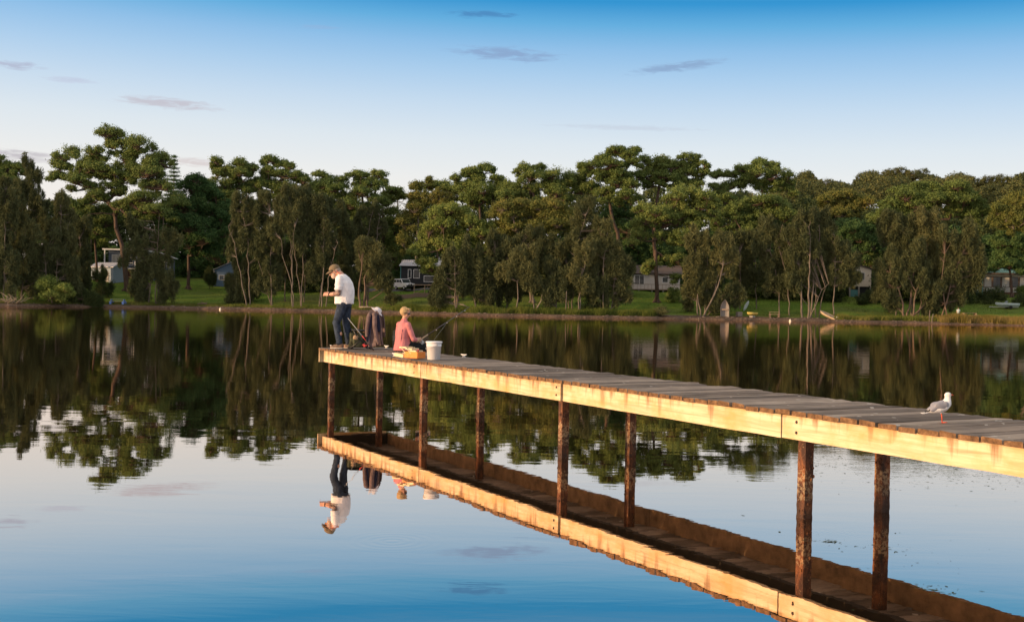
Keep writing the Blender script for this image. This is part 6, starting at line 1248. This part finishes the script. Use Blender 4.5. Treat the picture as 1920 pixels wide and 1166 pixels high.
# reeds and shore grass
def blades(name, label, x0, x1, d0, d1, n, h0, h1, mat, seed, lean=.22, hard=None):
    rng = np.random.default_rng(seed); x = rng.uniform(x0, x1, n); d = d0 + (d1 - d0) * rng.uniform(0, 1, n) ** 1.3; y = shore(x) + d; z = ground(x, y); pn = .55 + .45 * np.sin(x * .9 + 1.3 * np.sin(x * .37)) * np.sin(x * .23 + 2)
    h = rng.uniform(h0, h1, n) * (.6 + .4 * pn); w_ = .035 + .03 * rng.uniform(0, 1, n); an = rng.uniform(0, math.pi, n); lx = rng.normal(size=n) * lean * h; ly = rng.normal(size=n) * lean * h
    b = np.stack([x, y, z - .05], 1); sx_ = np.stack([np.cos(an) * w_, np.sin(an) * w_, 0 * x], 1); t = b + np.stack([lx, ly, h], 1)
    V = np.stack([b - sx_, b + sx_, t], 1).reshape(-1, 3); tag(np_mesh(name, V, np.arange(n * 3).reshape(-1, 3), mat), label, 'reeds', kind='stuff')
def xof(px): return float(gpt(px, 2).x)
blades('reeds', 'green shore grass and reeds along the central bank', xof(735), xof(1240), 1.6, 4.5, 26000, .5, 1.25, 'reed', 31)
blades('reeds', 'tall golden reed belt along the right bank', xof(1760), xof(2060), .6, 4.2, 20000, .7, 1.5, 'gold_reed', 32)
blades('reeds', 'green rough grass between boat and golden reeds', xof(1565), xof(1765), 1.6, 4.6, 9000, .35, .9, 'reed', 33)
blades('shore_grass', 'short grass fringe along the left bank', xof(-160), xof(735), 1.8, 5.0, 24000, .15, .5, 'reed', 34)
blades('shore_grass', 'short grass tufts scattered over the lawns', xof(-160), xof(2060), 5, 34, 60000, .08, .28, 'reed', 35)
# floating weed and leaf litter on the water beside the jetty
rng = np.random.default_rng(51); c = [onz(1700, 872, 0), onz(1500, 850, 0), onz(1850, 880, 0), onz(1545, 1015, 0), onz(1640, 1030, 0), onz(1740, 1105, 0), onz(1610, 1040, 0)]
sg = [(1.1, .95, 1500), (.8, .7, 500), (1.0, .8, 900), (.07, .04, 60), (.2, .1, 40), (.12, .06, 60), (.5, .5, 50)]; P = []
for q, (ax, ay, k) in zip(c, sg):
    u = rng.normal(size=(k, 2)) * np.array([ax, ay]); g2 = np.sin(u[:, 0] * 5 + 3 * np.sin(u[:, 1] * 4)) * np.sin(u[:, 1] * 7 + 1) ; u = u[g2 > -.25]; P.append(u + q[:2])
P = np.concatenate(P); P = P[np.abs((P - np.array([JP.x, JP.y])) @ np.array([JN.x, JN.y]) - .7) > .0]
k = len(P); L = rng.uniform(.004, .022, k) * rng.uniform(.5, 1.4, k); an = rng.normal(size=k) * .7; t_ = np.stack([np.cos(an) * L, np.sin(an) * L, 0 * L], 1); b_ = np.stack([-np.sin(an), np.cos(an), 0 * L], 1) * (L * rng.uniform(.12, .5, k))[:, None]
Z3 = np.concatenate([P, np.full((k, 1), .0025)], 1); V = np.stack([Z3 - t_, Z3 + b_, Z3 + t_, Z3 - b_], 1).reshape(-1, 3)
tag(np_mesh('floating_weed', V, np.arange(4 * k).reshape(-1, 4), 'bush_leaf'), 'scattered weed and leaf litter floating beside the jetty', 'weed', kind='stuff')
# stones and litter on the mud
rng = np.random.default_rng(41); m = MB()
for k in range(420):
    x = rng.uniform(-85, 85); d = rng.uniform(.1, 2.6); y = float(shore(x)) + d; r_ = rng.uniform(.04, .16); m.ell((x, y, float(ground(x, y)) + r_ * .2), (r_ * rng.uniform(.8, 2.2), r_, r_ * .5), None, 6, 4)
tag(m.build('pebbles', 'stone'), 'scattered stones and driftwood litter along the mud bank', 'stones', kind='stuff')
